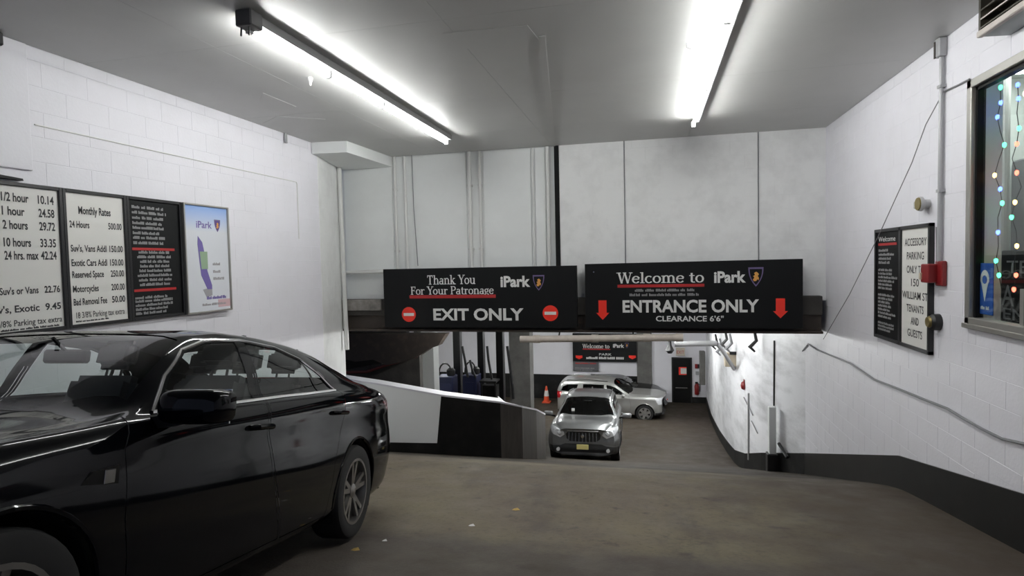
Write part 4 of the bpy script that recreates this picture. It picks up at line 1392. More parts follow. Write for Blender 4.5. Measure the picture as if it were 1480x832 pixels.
# conduit with top box, red box at its foot
yc = 6.69
root = empty('wall_conduit_right', (XR - .03, yc, -.1), 'grey conduit running down the right wall from ceiling to red box', 'conduit')
MB().tube([(XR - .03, yc, ZC - .03), (XR - .03, yc, 1.62), (XR - .03, yc + .01, -.11)], .021, 10).build('conduit_run', 'conduit_grey', root, smooth=True)
MB().box(XR - .075, XR, yc - .05, yc + .05, ZC - .18, ZC, bev=.008, seg=1).build('top_box', 'conduit_grey', root)
MB().box(XR - .08, XR - .07, yc + .02, yc + .05, ZC - .18, ZC - .02).build('rusty_edge', 'rust_steel', root)
for zz in (1.62, .6):
    MB().box(XR - .055, XR, yc - .035, yc + .035, zz, zz + .03).build('conduit_strap', 'conduit_grey', root)
o = MB().tube([(XR - .02, yc + .09, .26), (XR - .02, yc + .07, -.11)], .012, 8).build('red_box_cable', 'cable_grey', smooth=True)
tag(o, 'thin grey cable beside the conduit above the red box', 'cable')
root = empty('fire_call_box', (XR - .06, 6.82, -.31), 'red fire alarm box overlapping the framed notice edge', 'alarm')
MB().box(XR - .13, XR - .035, 6.69, 6.864, -.30, -.11, bev=.012, seg=2).build('box_body', 'alarm_red', root)
MB().box(XR - .05, XR, 6.60, 6.74, -.33, -.08, bev=.01, seg=1).build('back_plate', 'alarm_red', root)
MB().box(XR - .15, XR - .12, 6.83, 6.86, -.27, -.2, bev=.006, seg=1).build('pull_lever', 'beige_box', root)
q = Vector((XR, 7.0, .515))
root = empty('wall_horn', (XR - .05, 7.0, .44), 'small grey horn with dark disc on the wall above the notice', 'horn')
MB().lathe([(.045, 0), (.045, -.05), (.075, -.07), (.075, -.10)], 16, 'x', q).build('horn_body', 'fitting_white', root, smooth=True)
MB().lathe([(.07, -.095), (.065, -.112)], 16, 'x', q).build('horn_face', 'brass', root, smooth=True)
MB().box(XR - .10, XR - .01, 7.05, 7.13, .475, .55, bev=.01, seg=1).build('horn_arm', 'fitting_white', root)
q = Vector((XR, 6.76, -.70))
root = empty('wall_button', (XR - .04, 6.76, -.78), 'round dark knob with brass ring beside the lower notice corner', 'button')
MB().lathe([(.085, 0), (.08, -.06), (.06, -.08)], 18, 'x', q).build('button_body', 'black_metal', root, smooth=True)
MB().lathe([(.062, -.075), (.05, -.10)], 18, 'x', q + Vector((0, .02, 0))).build('brass_ring', 'brass', root, smooth=True)
# cables across the wall
cab = [(1123, 486), (1140, 493), (1160, 507), (1168, 497), (1180, 505), (1229, 525), (1263, 548), (1297, 561), (1331, 575), (1369, 590), (1390, 603), (1420, 620), (1449, 634), (1480, 641)]
pts = [pr(x, y, XR - .02) for x, y in cab[2:]]
o = MB().tube(pts + [Vector((XR - .02, 4.6, -1.40)), Vector((XR - .02, 3.6, -1.36)), Vector((XR - .02, 2.0, -1.15)), Vector((XR - .02, .3, -.75))], .013, 7).build('sagging_cable', 'cable_grey', smooth=True)
tag(o, 'thick grey cable sagging across the right wall from the beam end', 'cable')
pts = [Vector((XR - .02, 6.66, 1.58)), pr(1338, 180, XR - .07), pr(1318, 235, XR - .07), pr(1270, 340, XR - .07), pr(1228, 425, XR - .07), pr(1190, 490, XR - .07)]
o = MB().tube(pts, .005, 6).build('slack_wire', 'cable_grey', smooth=True)
tag(o, 'thin slack wire slanting from the conduit down to the beam', 'wire')
o = MB().tube([Vector((XR - .015, 6.68, 1.58)), Vector((XR - .015, 6.4, 1.565)), Vector((XR - .015, 6.2, 1.56))], .008, 6).build('short_wire', 'cable_grey', smooth=True)
tag(o, 'short level wire between the conduit and window corner', 'wire')
# louvred air vent high on the wall
c = px_x(1414, 50, XR - .22)
vy1, vy0, vz0 = c.y, 3.6, c.z
root = empty('air_vent', (XR - .15, 4.8, vz0), 'brown louvred air vent box high on the wall over the window', 'vent')
XV = XR - .22
MB().box(XV, XR, vy1 - .03, vy1, vz0, ZC).build('vent_side', 'vent_brown', root)
MB().box(XV - .015, XV + .03, vy0, vy1, vz0 - .03, vz0 + .02, bev=.006, seg=1).build('vent_edge', 'vent_edge', root)
MB().hexa([(XV + .01, vy0, vz0 - .02), (XR, vy0, vz0 - .03), (XR, vy1, vz0 - .03), (XV + .01, vy1, vz0 - .02), (XV + .01, vy0, vz0), (XR, vy0, vz0), (XR, vy1, vz0), (XV + .01, vy1, vz0)]).build('vent_underside', 'vent_under', root)
MB().box(XR - .04, XR, vy0, vy1 - .03, vz0, ZC).build('vent_back', 'vent_brown', root)
for k in range(3):
    zz = vz0 + .035 + k * .07
    MB().hexa([(XV, vy0, zz), (XV + .09, vy0, zz + .05), (XV + .09, vy1 - .03, zz + .05), (XV, vy1 - .03, zz), (XV, vy0, zz + .012), (XV + .09, vy0, zz + .062), (XV + .09, vy1 - .03, zz + .062), (XV, vy1 - .03, zz + .012)]).build('louvre', 'vent_brown' if k != 1 else 'vent_edge', root)

# window with metal frame
win = empty('window_1', (XR, (WY0 + WY1) / 2, WZ0), 'metal framed window with coloured string lights behind the glass', 'window', kind='structure')
b = MB()
fw_ = .075
for (p0, p1, q0, q1) in ((WY0, WY0 + fw_, WZ0, WZ1), (WY1 - fw_, WY1, WZ0, WZ1), (WY0, WY1, WZ0, WZ0 + fw_), (WY0, WY1, WZ1 - fw_, WZ1)):
    b.box(XR - .035, XR + .075, p0, p1, q0, q1, bev=.006, seg=1)
b.build('window_frame', 'frame_metal', win)
b = MB()
i0 = fw_
for (p0, p1, q0, q1) in ((WY1 - fw_ - .028, WY1 - fw_, WZ0 + i0, WZ1 - i0), (WY0 + i0, WY1 - i0, WZ1 - i0 - .028, WZ1 - i0)):
    b.box(XR + .005, XR + .07, p0, p1, q0, q1)
b.build('rubber_seal', 'black', win)
MB().box(XR - .05, XR + .05, WY0 - .02, WY1 + .02, WZ0 - .025, WZ0 + .02, bev=.006, seg=1).build('window_sill', 'frame_metal', win)
MB().box(XR + .02, XR + .10, 5.42, 5.47, WZ0 + i0, -.30).build('window_mullion', 'frame_metal', win)
MB().box(XR + .030, XR + .036, WY0 + .05, WY1 - .05, WZ0 + .05, WZ1 - .05).build('window_pane', 'window_glass', win)
# little office behind it
struct(MB().box(5.6, 5.7, 1.5, 8.2, -1.5, 2.0), 'wall_office', 'office_wall', 'pale green grey back wall of the office behind the window', 'wall')
struct(MB().box(XR + .25, 5.7, 8.1, 8.2, -1.5, 2.0), 'wall_office_side', 'office_wall', 'pale side wall of the office behind the window', 'wall')
struct(MB().box(XR + .25, 5.7, 1.4, 1.5, -1.5, 2.0), 'wall_office_end', 'office_wall', 'near end wall of the office behind the window', 'wall')
struct(MB().box(XR + .25, 5.7, 1.4, 8.2, 2.0, 2.1), 'ceiling_office', 'office_wall', 'ceiling of the office behind the window', 'ceiling')
struct(MB().box(XR + .25, 5.7, 1.4, 8.2, -1.6, -1.5), 'floor_office', 'office_grey', 'floor of the office behind the window', 'floor')
root = empty('office_lamp', (3.75, 7.2, 1.94), 'bright ceiling lamp panel inside the office', 'lamp')
MB().box(3.45, 4.05, 6.7, 7.7, 1.95, 1.98).build('lamp_panel', 'office_light', root)
MB().box(3.42, 4.08, 6.67, 7.73, 1.98, 2.0).build('lamp_frame', 'fitting_white', root)
b = MB()
cyy = px_x(1444, 300, 3.55).y
for k in range(5):
    y = cyy - .11 + .055 * k
    b.tube([(3.55 + .03 * (k % 2), y, -1.4), (3.55 + .03 * (k % 2), y, 1.9)], .032, 8)
o = b.build('curtain', 'office_curtain', smooth=True)
tag(o, 'pale hanging curtain beside the string lights behind the window', 'curtain')
cy1, cz1 = min(8.05, px_x(1455, 232, 4.1).y), px_x(1465, 232, 4.1).z
root = empty('office_cabinet', (4.4, cy1 - .6, -1.5), 'tall dark grey cabinet inside the office', 'cabinet')
MB().box(4.1, 4.7, cy1 - 1.2, cy1, -1.5, cz1, bev=.02, seg=1).build('cabinet_body', 'office_grey', root)
MB().box(4.085, 4.1, cy1 - 1.16, cy1 - .62, -1.4, cz1 - .05).build('cabinet_door', 'office_grey', root)
MB().box(4.085, 4.1, cy1 - .58, cy1 - .04, -1.4, cz1 - .05).build('cabinet_door', 'office_grey', root)
q0, q1 = px_x(1447, 362, 3.4), px_x(1447, 466, 3.4)
root = empty('office_screen', (3.42, q0.y - .4, q1.z), 'black screen with pale letters low behind the window', 'screen')
MB().box(3.40, 3.46, q0.y - .9, q0.y, q1.z, q0.z, bev=.01, seg=1).build('screen_panel', 'black', root)
MB().box(3.46, 3.58, q0.y - .6, q0.y - .3, -1.5, q1.z + .1).build('screen_stand', 'black_metal', root)
MI = m_right(3.398, 0, 0)
for s_, xx, yy_, hh, ww in (('TE', 1455, 394, .12, .34), ('A', 1448, 440, .20, .2), ('EN', 1450, 460, .11, .36)):
    q = px_x(xx, yy_, 3.398)
    text(root, s_, MI, -q.y, q.z, hh, 'letter_grey', w=ww, bold=.01)
root = empty('blue_window_sign', (XR + .07, 5.9, -.56), 'small blue sign with white pin mark inside the window corner', 'sign')
sa, sb = px_x(1412, 430, XR + .042).y, px_x(1435, 430, XR + .042).y
sm = (sa + sb) / 2
MB().box(XR + .042, XR + .050, sb, sa, -.555, -.10, bev=.003, seg=1).build('sign_card', 'blue_sign', root)
MI = m_right(XR + .042, 0, 0)
pts = [(-sm + .07 * math.sin(a) * (1 if abs(a) < 1.9 else .8), -.25 + .09 * math.cos(a)) for a in np.linspace(-2.3, 2.3, 15)] + [(-sm, -.44)]
pin = MB().prism(pts, MI, .002).build('pin_mark', 'letter_white', root)
disc(MB(), MI, -sm, -.245, .038, .0035, 16).build('pin_hole', 'blue_sign', pin)
fine_print(root, MI, -sm - .08, -sm + .08, [-.51], .03, 'letter_white', 41, 'c', (.7, .9))
root = empty('string_lights', (XR + .2, 5.7, 1.4), 'strings of coloured fairy lights hanging behind the window', 'lights')
rnd = random.Random(12)
names = ['blue', 'green', 'red', 'amber', 'white']
for k, (yy, xx) in enumerate(((6.0, .13), (5.93, .22), (5.85, .30), (5.72, .2), (5.6, .25), (5.42, .2), (5.2, .24), (4.9, .2), (4.5, .22))):
    pts = []
    for i in range(15):
        z = 1.42 - i * .125
        pts.append((XR + xx + .02 * math.sin(i * 1.9 + k), yy + .035 * math.sin(i * 1.3 + 2 * k), z))
    if k > 2:
        pts = pts[:11]
    MB().tube(pts, .0035, 5).build('light_cord', 'cable_dark', root)
    for i, p in enumerate(pts):
        if rnd.random() < (.75 if k < 3 else .5):
            c = rnd.choice(['blue', 'green', 'blue', 'red', 'amber', 'green'] if k < 3 else names + ['amber'])
            MB().lathe([(.005, -.024), (.015, -.010), (.015, .010), (.005, .02)], 8, 'z', p).build('bulb', 'bulb_' + c, root, smooth=True)
# ------------------------------------------------------------------ cars
def hermite(knots):
    ks = sorted(knots)
    X = np.array([k[0] for k in ks], float)
    Y = np.array([k[1] for k in ks], float)
    d = np.diff(Y) / np.diff(X)
    m = np.zeros(len(X))
    m[0], m[-1] = d[0], d[-1]
    for i in range(1, len(X) - 1):
        if d[i - 1] * d[i] > 0:
            w1, w2 = 2 * (X[i + 1] - X[i]) + (X[i] - X[i - 1]), (X[i + 1] - X[i]) + 2 * (X[i] - X[i - 1])
            m[i] = (w1 + w2) / (w1 / d[i - 1] + w2 / d[i])

    def f(x):
        x = min(max(x, X[0]), X[-1])
        i = min(max(int(np.searchsorted(X, x)) - 1, 0), len(X) - 2)
        h = X[i + 1] - X[i]
        t = (x - X[i]) / h
        return float((2 * t ** 3 - 3 * t * t + 1) * Y[i] + (t ** 3 - 2 * t * t + t) * h * m[i] + (-2 * t ** 3 + 3 * t * t) * Y[i + 1] + (t ** 3 - t * t) * h * m[i + 1])
    return f


def inside(poly, x, y):
    c = False
    n = len(poly)
    j = n - 1
    for i in range(n):
        (xi, yi), (xj, yj) = poly[i], poly[j]
        if (yi > y) != (yj > y) and x < (xj - xi) * (y - yi) / (yj - yi) + xi:
            c = not c
        j = i
    return c


def offset_poly(poly, d):
    """shrink (d>0) a polygon of either winding"""
    n = len(poly)
    area = sum(poly[i][0] * poly[(i + 1) % n][1] - poly[(i + 1) % n][0] * poly[i][1] for i in range(n))
    s = 1 if area > 0 else -1
    out = []
    for i in range(n):
        a, b, c = Vector(poly[i - 1]), Vector(poly[i]), Vector(poly[(i + 1) % n])
        e0, e1 = (b - a).normalized(), (c - b).normalized()
        n0, n1 = Vector((-e0.y, e0.x)) * s, Vector((-e1.y, e1.x)) * s
        k = 1 + n0.dot(n1)
        mv = (n0 + n1) * (d / max(k, .35))
        out.append((b.x + mv.x, b.y + mv.y))
    return out


AX = {'side': (0, 2), 'plan': (0, 1), 'front': (1, 2)}
ROWS_SUB = 4


class Shell:
    """half body (v >= 0) lofted from stations along u; carved into parts; (u forward, v left, w up), rear axle at u = 0"""

    def __init__(self, sp):
        self.sp = sp
        F = {k: hermite(sp[k]) for k in ('W', 'B', 'RV', 'RW', 'T', 'SILL')}
        u0, u1 = sp['ends']
        nu = sp.get('nu', 110)
        us = np.linspace(u0, u1, nu)
        # finer stations toward both ends
        ext = [u0 + .012, u0 + .03, u1 - .012, u1 - .03]
        us = sorted(set(list(us) + ext))
        grid = []
        for u in us:
            W, B, RV, RW, T, SL = (F[k](u) for k in ('W', 'B', 'RV', 'RW', 'T', 'SILL'))
            RV = min(RV, W - .1)
            lo = min(B - .02, .80)
            P = [(0, SL), (W - .16, SL), (W - .06, SL + .03), (W - .012, SL + (lo - SL) * .35), (W, SL + (lo - SL) * .70), (W - .020, lo), (W - .068, B - .008), (W - .10, B + .012),
                 (RV + (W - .10 - RV) * .5 + .018, B + .012 + (RW - B - .012) * .52), (RV, RW), (RV - .06, RW + (T - RW) * .52), (RV * .5, RW + (T - RW) * .90), (0, T)]
            cr = sp.get('crease')
            pts = []
            n = len(P)
            for i in range(n - 1):
                p0, p1, p2, p3 = P[max(i - 1, 0)], P[i], P[i + 1], P[min(i + 2, n - 1)]
                for k in range(ROWS_SUB):
                    t = k / ROWS_SUB
                    # centripetal-ish: damped tangents
                    def cat(a, b, c, d):
                        m1, m2 = (c - a) * .42, (d - b) * .42
                        L = abs(c - b) + 1e-6
                        return (2 * t ** 3 - 3 * t * t + 1) * b + (t ** 3 - 2 * t * t + t) * m1 + (-2 * t ** 3 + 3 * t * t) * c + (t ** 3 - t * t) * m2
                    l01 = math.dist(p0, p1) + 1e-6
                    l12 = math.dist(p1, p2) + 1e-6
                    l23 = math.dist(p2, p3) + 1e-6

                    def her(j):
                        t1 = ((p1[j] - p0[j]) / l01 * l12 + (p2[j] - p1[j]) / l12 * l01) / (l01 + l12) * l12 if i > 0 else (p2[j] - p1[j])
                        t2 = ((p2[j] - p1[j]) / l12 * l23 + (p3[j] - p2[j]) / l23 * l12) / (l12 + l23) * l12 if i + 2 < n else (p2[j] - p1[j])
                        return (2 * t ** 3 - 3 * t * t + 1) * p1[j] + (t ** 3 - 2 * t * t + t) * t1 + (-2 * t ** 3 + 3 * t * t) * p2[j] + (t ** 3 - t * t) * t2
                    pts.append((her(0), her(1)))
            pts.append(P[-1])
            row = []
            for v, w in pts:
                uu = u
                for (ua, ub, g) in sp['ends_shape']:
                    s = (u - ua) / (ub - ua)
                    if s > 0:
                        uu -= min(s, 1) ** 2 * g(w, max(v, 0)) * (1 if ub > ua else -1)
                row.append((uu, max(v, 0), w))
            grid.append(row)
        self.grid = grid
        self.nr = len(grid[0])
        bm = bmesh.new()
        self.lay = bm.faces.layers.int.new('row')
        self.part = bm.faces.layers.int.new('part')
        V = [[bm.verts.new(p) for p in r] for r in grid]
        for i in range(len(V) - 1):
            for j in range(self.nr - 1):
                q = [V[i][j], V[i + 1][j], V[i + 1][j + 1], V[i][j + 1]]
                f = bm.faces.new(q)
                f[self.lay] = j // ROWS_SUB
        for r, flip in ((V[0], False), (V[-1], True)):
            # end caps: strips from the outer rim to the centre line
            n = self.nr
            cap = []
            for j in range(n):
                p = r[j].co
                cap.append(p)
            mid = [bm.verts.new((p.x, p.y * .5, p.z)) for p in cap]
            cen = [bm.verts.new((p.x, 0, p.z)) for p in cap]
            for A, Bv in ((list(r), mid), (mid, cen)):
                for j in range(n - 1):
                    vs = []
                    for v in (A[j], A[j + 1], Bv[j + 1], Bv[j]):
                        if v not in vs:
                            vs.append(v)
                    try:
                        f = bm.faces.new(vs if not flip else vs[::-1])
                        f[self.lay] = 20
                    except Exception:
                        pass
        bmesh.ops.remove_doubles(bm, verts=bm.verts[:], dist=.0006)
        bmesh.ops.dissolve_degenerate(bm, edges=bm.edges[:], dist=.0004)
        bmesh.ops.recalc_face_normals(bm, faces=bm.faces[:])
        # outward check
        c = sum((f.normal.y * f.calc_area() for f in bm.faces if f.calc_center_median().y > .6), 0.0)
        if c < 0:
            bmesh.ops.reverse_faces(bm, faces=bm.faces[:])
        bm.normal_update()
        for v in bm.verts:      # keep the seam normals flat across the centre line
            pass
        self.bm = bm
        self.ref_bvh = BVHTree.FromBMesh(bm)
        self.ref_faces = [([v.co.copy() for v in f.verts], [self.vn(v) for v in f.verts], f.normal.copy()) for f in bm.faces]

    def vn(self, v):
        n = Vector((0, 0, 0))
        fs = list(v.link_faces)
        for f in fs:
            n += f.normal * f.calc_area()
        if v.co.y < .001:
            n.y = 0
        if n.length < 1e-9:
            return Vector((0, 0, 1))
        return n.normalized()

    def normal_at(self, co, fn):
        loc, no, idx, dist = self.ref_bvh.find_nearest(co)
        if idx is None:
            return fn
        cs, ns, n0 = self.ref_faces[idx]
        ws = [1.0 / ((c - loc).length + 1e-4) ** 2 for c in cs]
        n = sum((a * w for a, w in zip(ns, ws)), Vector((0, 0, 0)))
        n.normalize()
        if n.dot(n0) < .55:
            return n0
        return n

    def carve(self, pid, poly, proj='side', rows=(0, 99), umin=-99, umax=99, vmin=-9, only=None):
        bm = self.bm
        a, b = AX[proj]
        xs = [p[0] for p in poly]
        ys = [p[1] for p in poly]
        box = (min(xs) - .01, max(xs) + .01, min(ys) - .01, max(ys) + .01)

        def sel():
            out = []
            for f in bm.faces:
                if not (rows[0] <= f[self.lay] <= rows[1]):
                    continue
                if f[self.part] < 0:
                    continue
                us = [v.co.x for v in f.verts]
                if max(us) < umin or min(us) > umax:
                    continue
                p = [v.co[a] for v in f.verts]
                q = [v.co[b] for v in f.verts]
                if max(p) < box[0] or min(p) > box[1] or max(q) < box[2] or min(q) > box[3]:
                    continue
                out.append(f)
            return out
        n = len(poly)
        for i in range(n):
            p, q = poly[i], poly[(i + 1) % n]
            co = Vector((0, 0, 0))
            co[a], co[b] = p
            no = Vector((0, 0, 0))
            no[a], no[b] = -(q[1] - p[1]), q[0] - p[0]
            if no.length < 1e-7:
                continue
            # only the faces the edge itself runs near
            lo = (min(p[0], q[0]) - .002, max(p[0], q[0]) + .002, min(p[1], q[1]) - .002, max(p[1], q[1]) + .002)
            fs = []
            for f in sel():
                P = [v.co[a] for v in f.verts]
                Q = [v.co[b] for v in f.verts]
                if max(P) < lo[0] or min(P) > lo[1] or max(Q) < lo[2] or min(Q) > lo[3]:
                    continue
                fs.append(f)
            geom = set(fs)
            for f in fs:
                geom.update(f.edges)
                geom.update(f.verts)
            bmesh.ops.bisect_plane(bm, geom=list(geom), dist=1e-5, plane_co=co, plane_no=no.normalized())
        for f in sel():
            c = f.calc_center_median()
            if inside(poly, c[a], c[b]) and (only is None or f[self.part] in only):
                if umin <= c.x <= umax and c.y >= vmin:
                    f[self.part] = pid

    def surf(self, u, w, inner=False):
        hit = self.ref_bvh.ray_cast(Vector((u, 3, w)), Vector((0, -1, 0)))
        return hit[0].y if hit[0] is not None else .8

    def emit(self, pid, name, m, parent, mtx, sides='both', inset=0.0, scale=1.0):
        """sides: 'both' = one mesh with its mirror image, 'l' / 'r' = one side"""
        fs = [f for f in self.bm.faces if f[self.part] == pid]
        if not fs:
            return None
        idx = {}
        co, no, faces = [], [], []
        for f in fs:
            for v in f.verts:
                if v not in idx:
                    idx[v] = len(co)
                    nn = self.normal_at(v.co, f.normal)
                    co.append(v.co - nn * inset)
                    no.append(nn)
            faces.append([idx[v] for v in f.verts])
        C, N, Fc = [], [], []
        if sides in ('both', 'l'):
            C += [c.copy() for c in co]
            N += no
            Fc += faces
        if sides in ('both', 'r'):
            k = len(C)
            C += [Vector((c.x, -c.y, c.z)) for c in co]
            N += [Vector((n.x, -n.y, n.z)) for n in no]
            Fc += [[i + k for i in f[::-1]] for f in faces]
        me = bpy.data.meshes.new(name)
        me.from_pydata([tuple(c * scale) for c in C], [], Fc)
        me.update()
        me.shade_smooth()
        # loops whose face turns far from the smooth normal keep the face normal
        ln = []
        for p in me.polygons:
            for li in p.loop_indices:
                n = N[me.loops[li].vertex_index]
                ln.append(tuple(n if n.dot(p.normal) > .5 else p.normal))
        me.normals_split_custom_set(ln)
        me.materials.append(MATS[m])
        o = bpy.data.objects.new(name, me)
        link(o)
        o.parent = parent
        WM[o.name] = WM[parent.name]
        return o


def car_frame(x, y, z, heading, slope, bank=0.0):
    fw = Vector((math.cos(heading), math.sin(heading), slope)).normalized()
    up = Vector((0, 0, 1))
    lf = up.cross(fw).normalized()
    n = fw.cross(lf)
    return Matrix(((fw.x, lf.x, n.x, x), (fw.y, lf.y, n.y, y), (fw.z, lf.z, n.z, z), (0, 0, 0, 1)))


class Loc:
    """builds parts given in a car's own coordinates"""

    def __init__(self, root, sc):
        self.m = WM[root.name] @ Matrix.Scale(sc, 4)
        self.root = root

    def put(self, b, name, m, parent=None, smooth=False):
        b.bm.transform(self.m)
        return b.build(name, m, parent or self.root, smooth)


def wheel(L, u, v, r, w, rim_m, spokes=5, double=True, side=1):
    root = L.root
    ww = WM[root.name] @ Matrix.Identity(4)
    e_ = bpy.data.objects.new('wheel', None)
    link(e_)
    e_.parent = root
    WM[e_.name] = WM[root.name]
    s = side
    rr = r * .70
    b = MB().lathe([(rr, w * .46), (r * .90, w * .5), (r * .97, w * .46), (r, w * .36), (r, -w * .36), (r * .97, -w * .46), (r * .90, -w * .5), (rr, -w * .46)], 40, 'y', (u, v, r), closed=True)
    L.put(b, 'tyre', 'rubber', e_, True)
    b = MB().lathe([(rr * 1.01, w * .47), (rr * .93, w * .47), (rr * .90, w * .30), (rr * .88, -w * .45), (rr * 1.01, -w * .45)], 36, 'y', (u, v, r), closed=True)
    # spokes
    for k in range(spokes):
        a0 = 2 * math.pi * k / spokes + .3
        for da in ((-.19, .19) if double else (0,)):
            a = a0 + da
            hw = .015 if double else .05
            ca, sa = math.cos(a), math.sin(a)
            cb, sb = math.cos(a0 + da * .45), math.sin(a0 + da * .45)
            p_in, p_out = Vector((cb, 0, sb)) * (rr * .15), Vector((ca, 0, sa)) * (rr * .95)
            t = Vector((-sa, 0, ca))
            yo0, yo1 = s * w * .36, s * w * .42
            P = []
            for dy in (-.028 * s, 0):
                P += [p_in - t * hw * 1.2 + Vector((0, yo0 + dy, 0)), p_out - t * hw + Vector((0, yo1 + dy, 0)), p_out + t * hw + Vector((0, yo1 + dy, 0)), p_in + t * hw * 1.2 + Vector((0, yo0 + dy, 0))]
            b.hexa([p + Vector((u, v, r)) for p in P])
    b.lathe([(rr * .22, s * w * .20), (rr * .22, s * w * .38), (rr * .12, s * w * .42)], 18, 'y', (u, v, r))
    L.put(b, 'rim', rim_m, e_, True)
    b = MB().lathe([(rr * .72, s * w * .02), (rr * .72, s * w * .10)], 28, 'y', (u, v, r))
    L.put(b, 'brake_disc', 'dull_chrome', e_, True)
    b = MB().lathe([(rr * .86, -s * w * .3), (rr * .86, -s * w * .28)], 24, 'y', (u, v, r))
    L.put(b, 'wheel_backing', 'black_gap', e_, True)
    return e_


def arch_poly(u, r, R):
    return [(u + R * math.cos(a), r + R * math.sin(a)) for a in np.linspace(0, 2 * math.pi, 29)[:-1]]


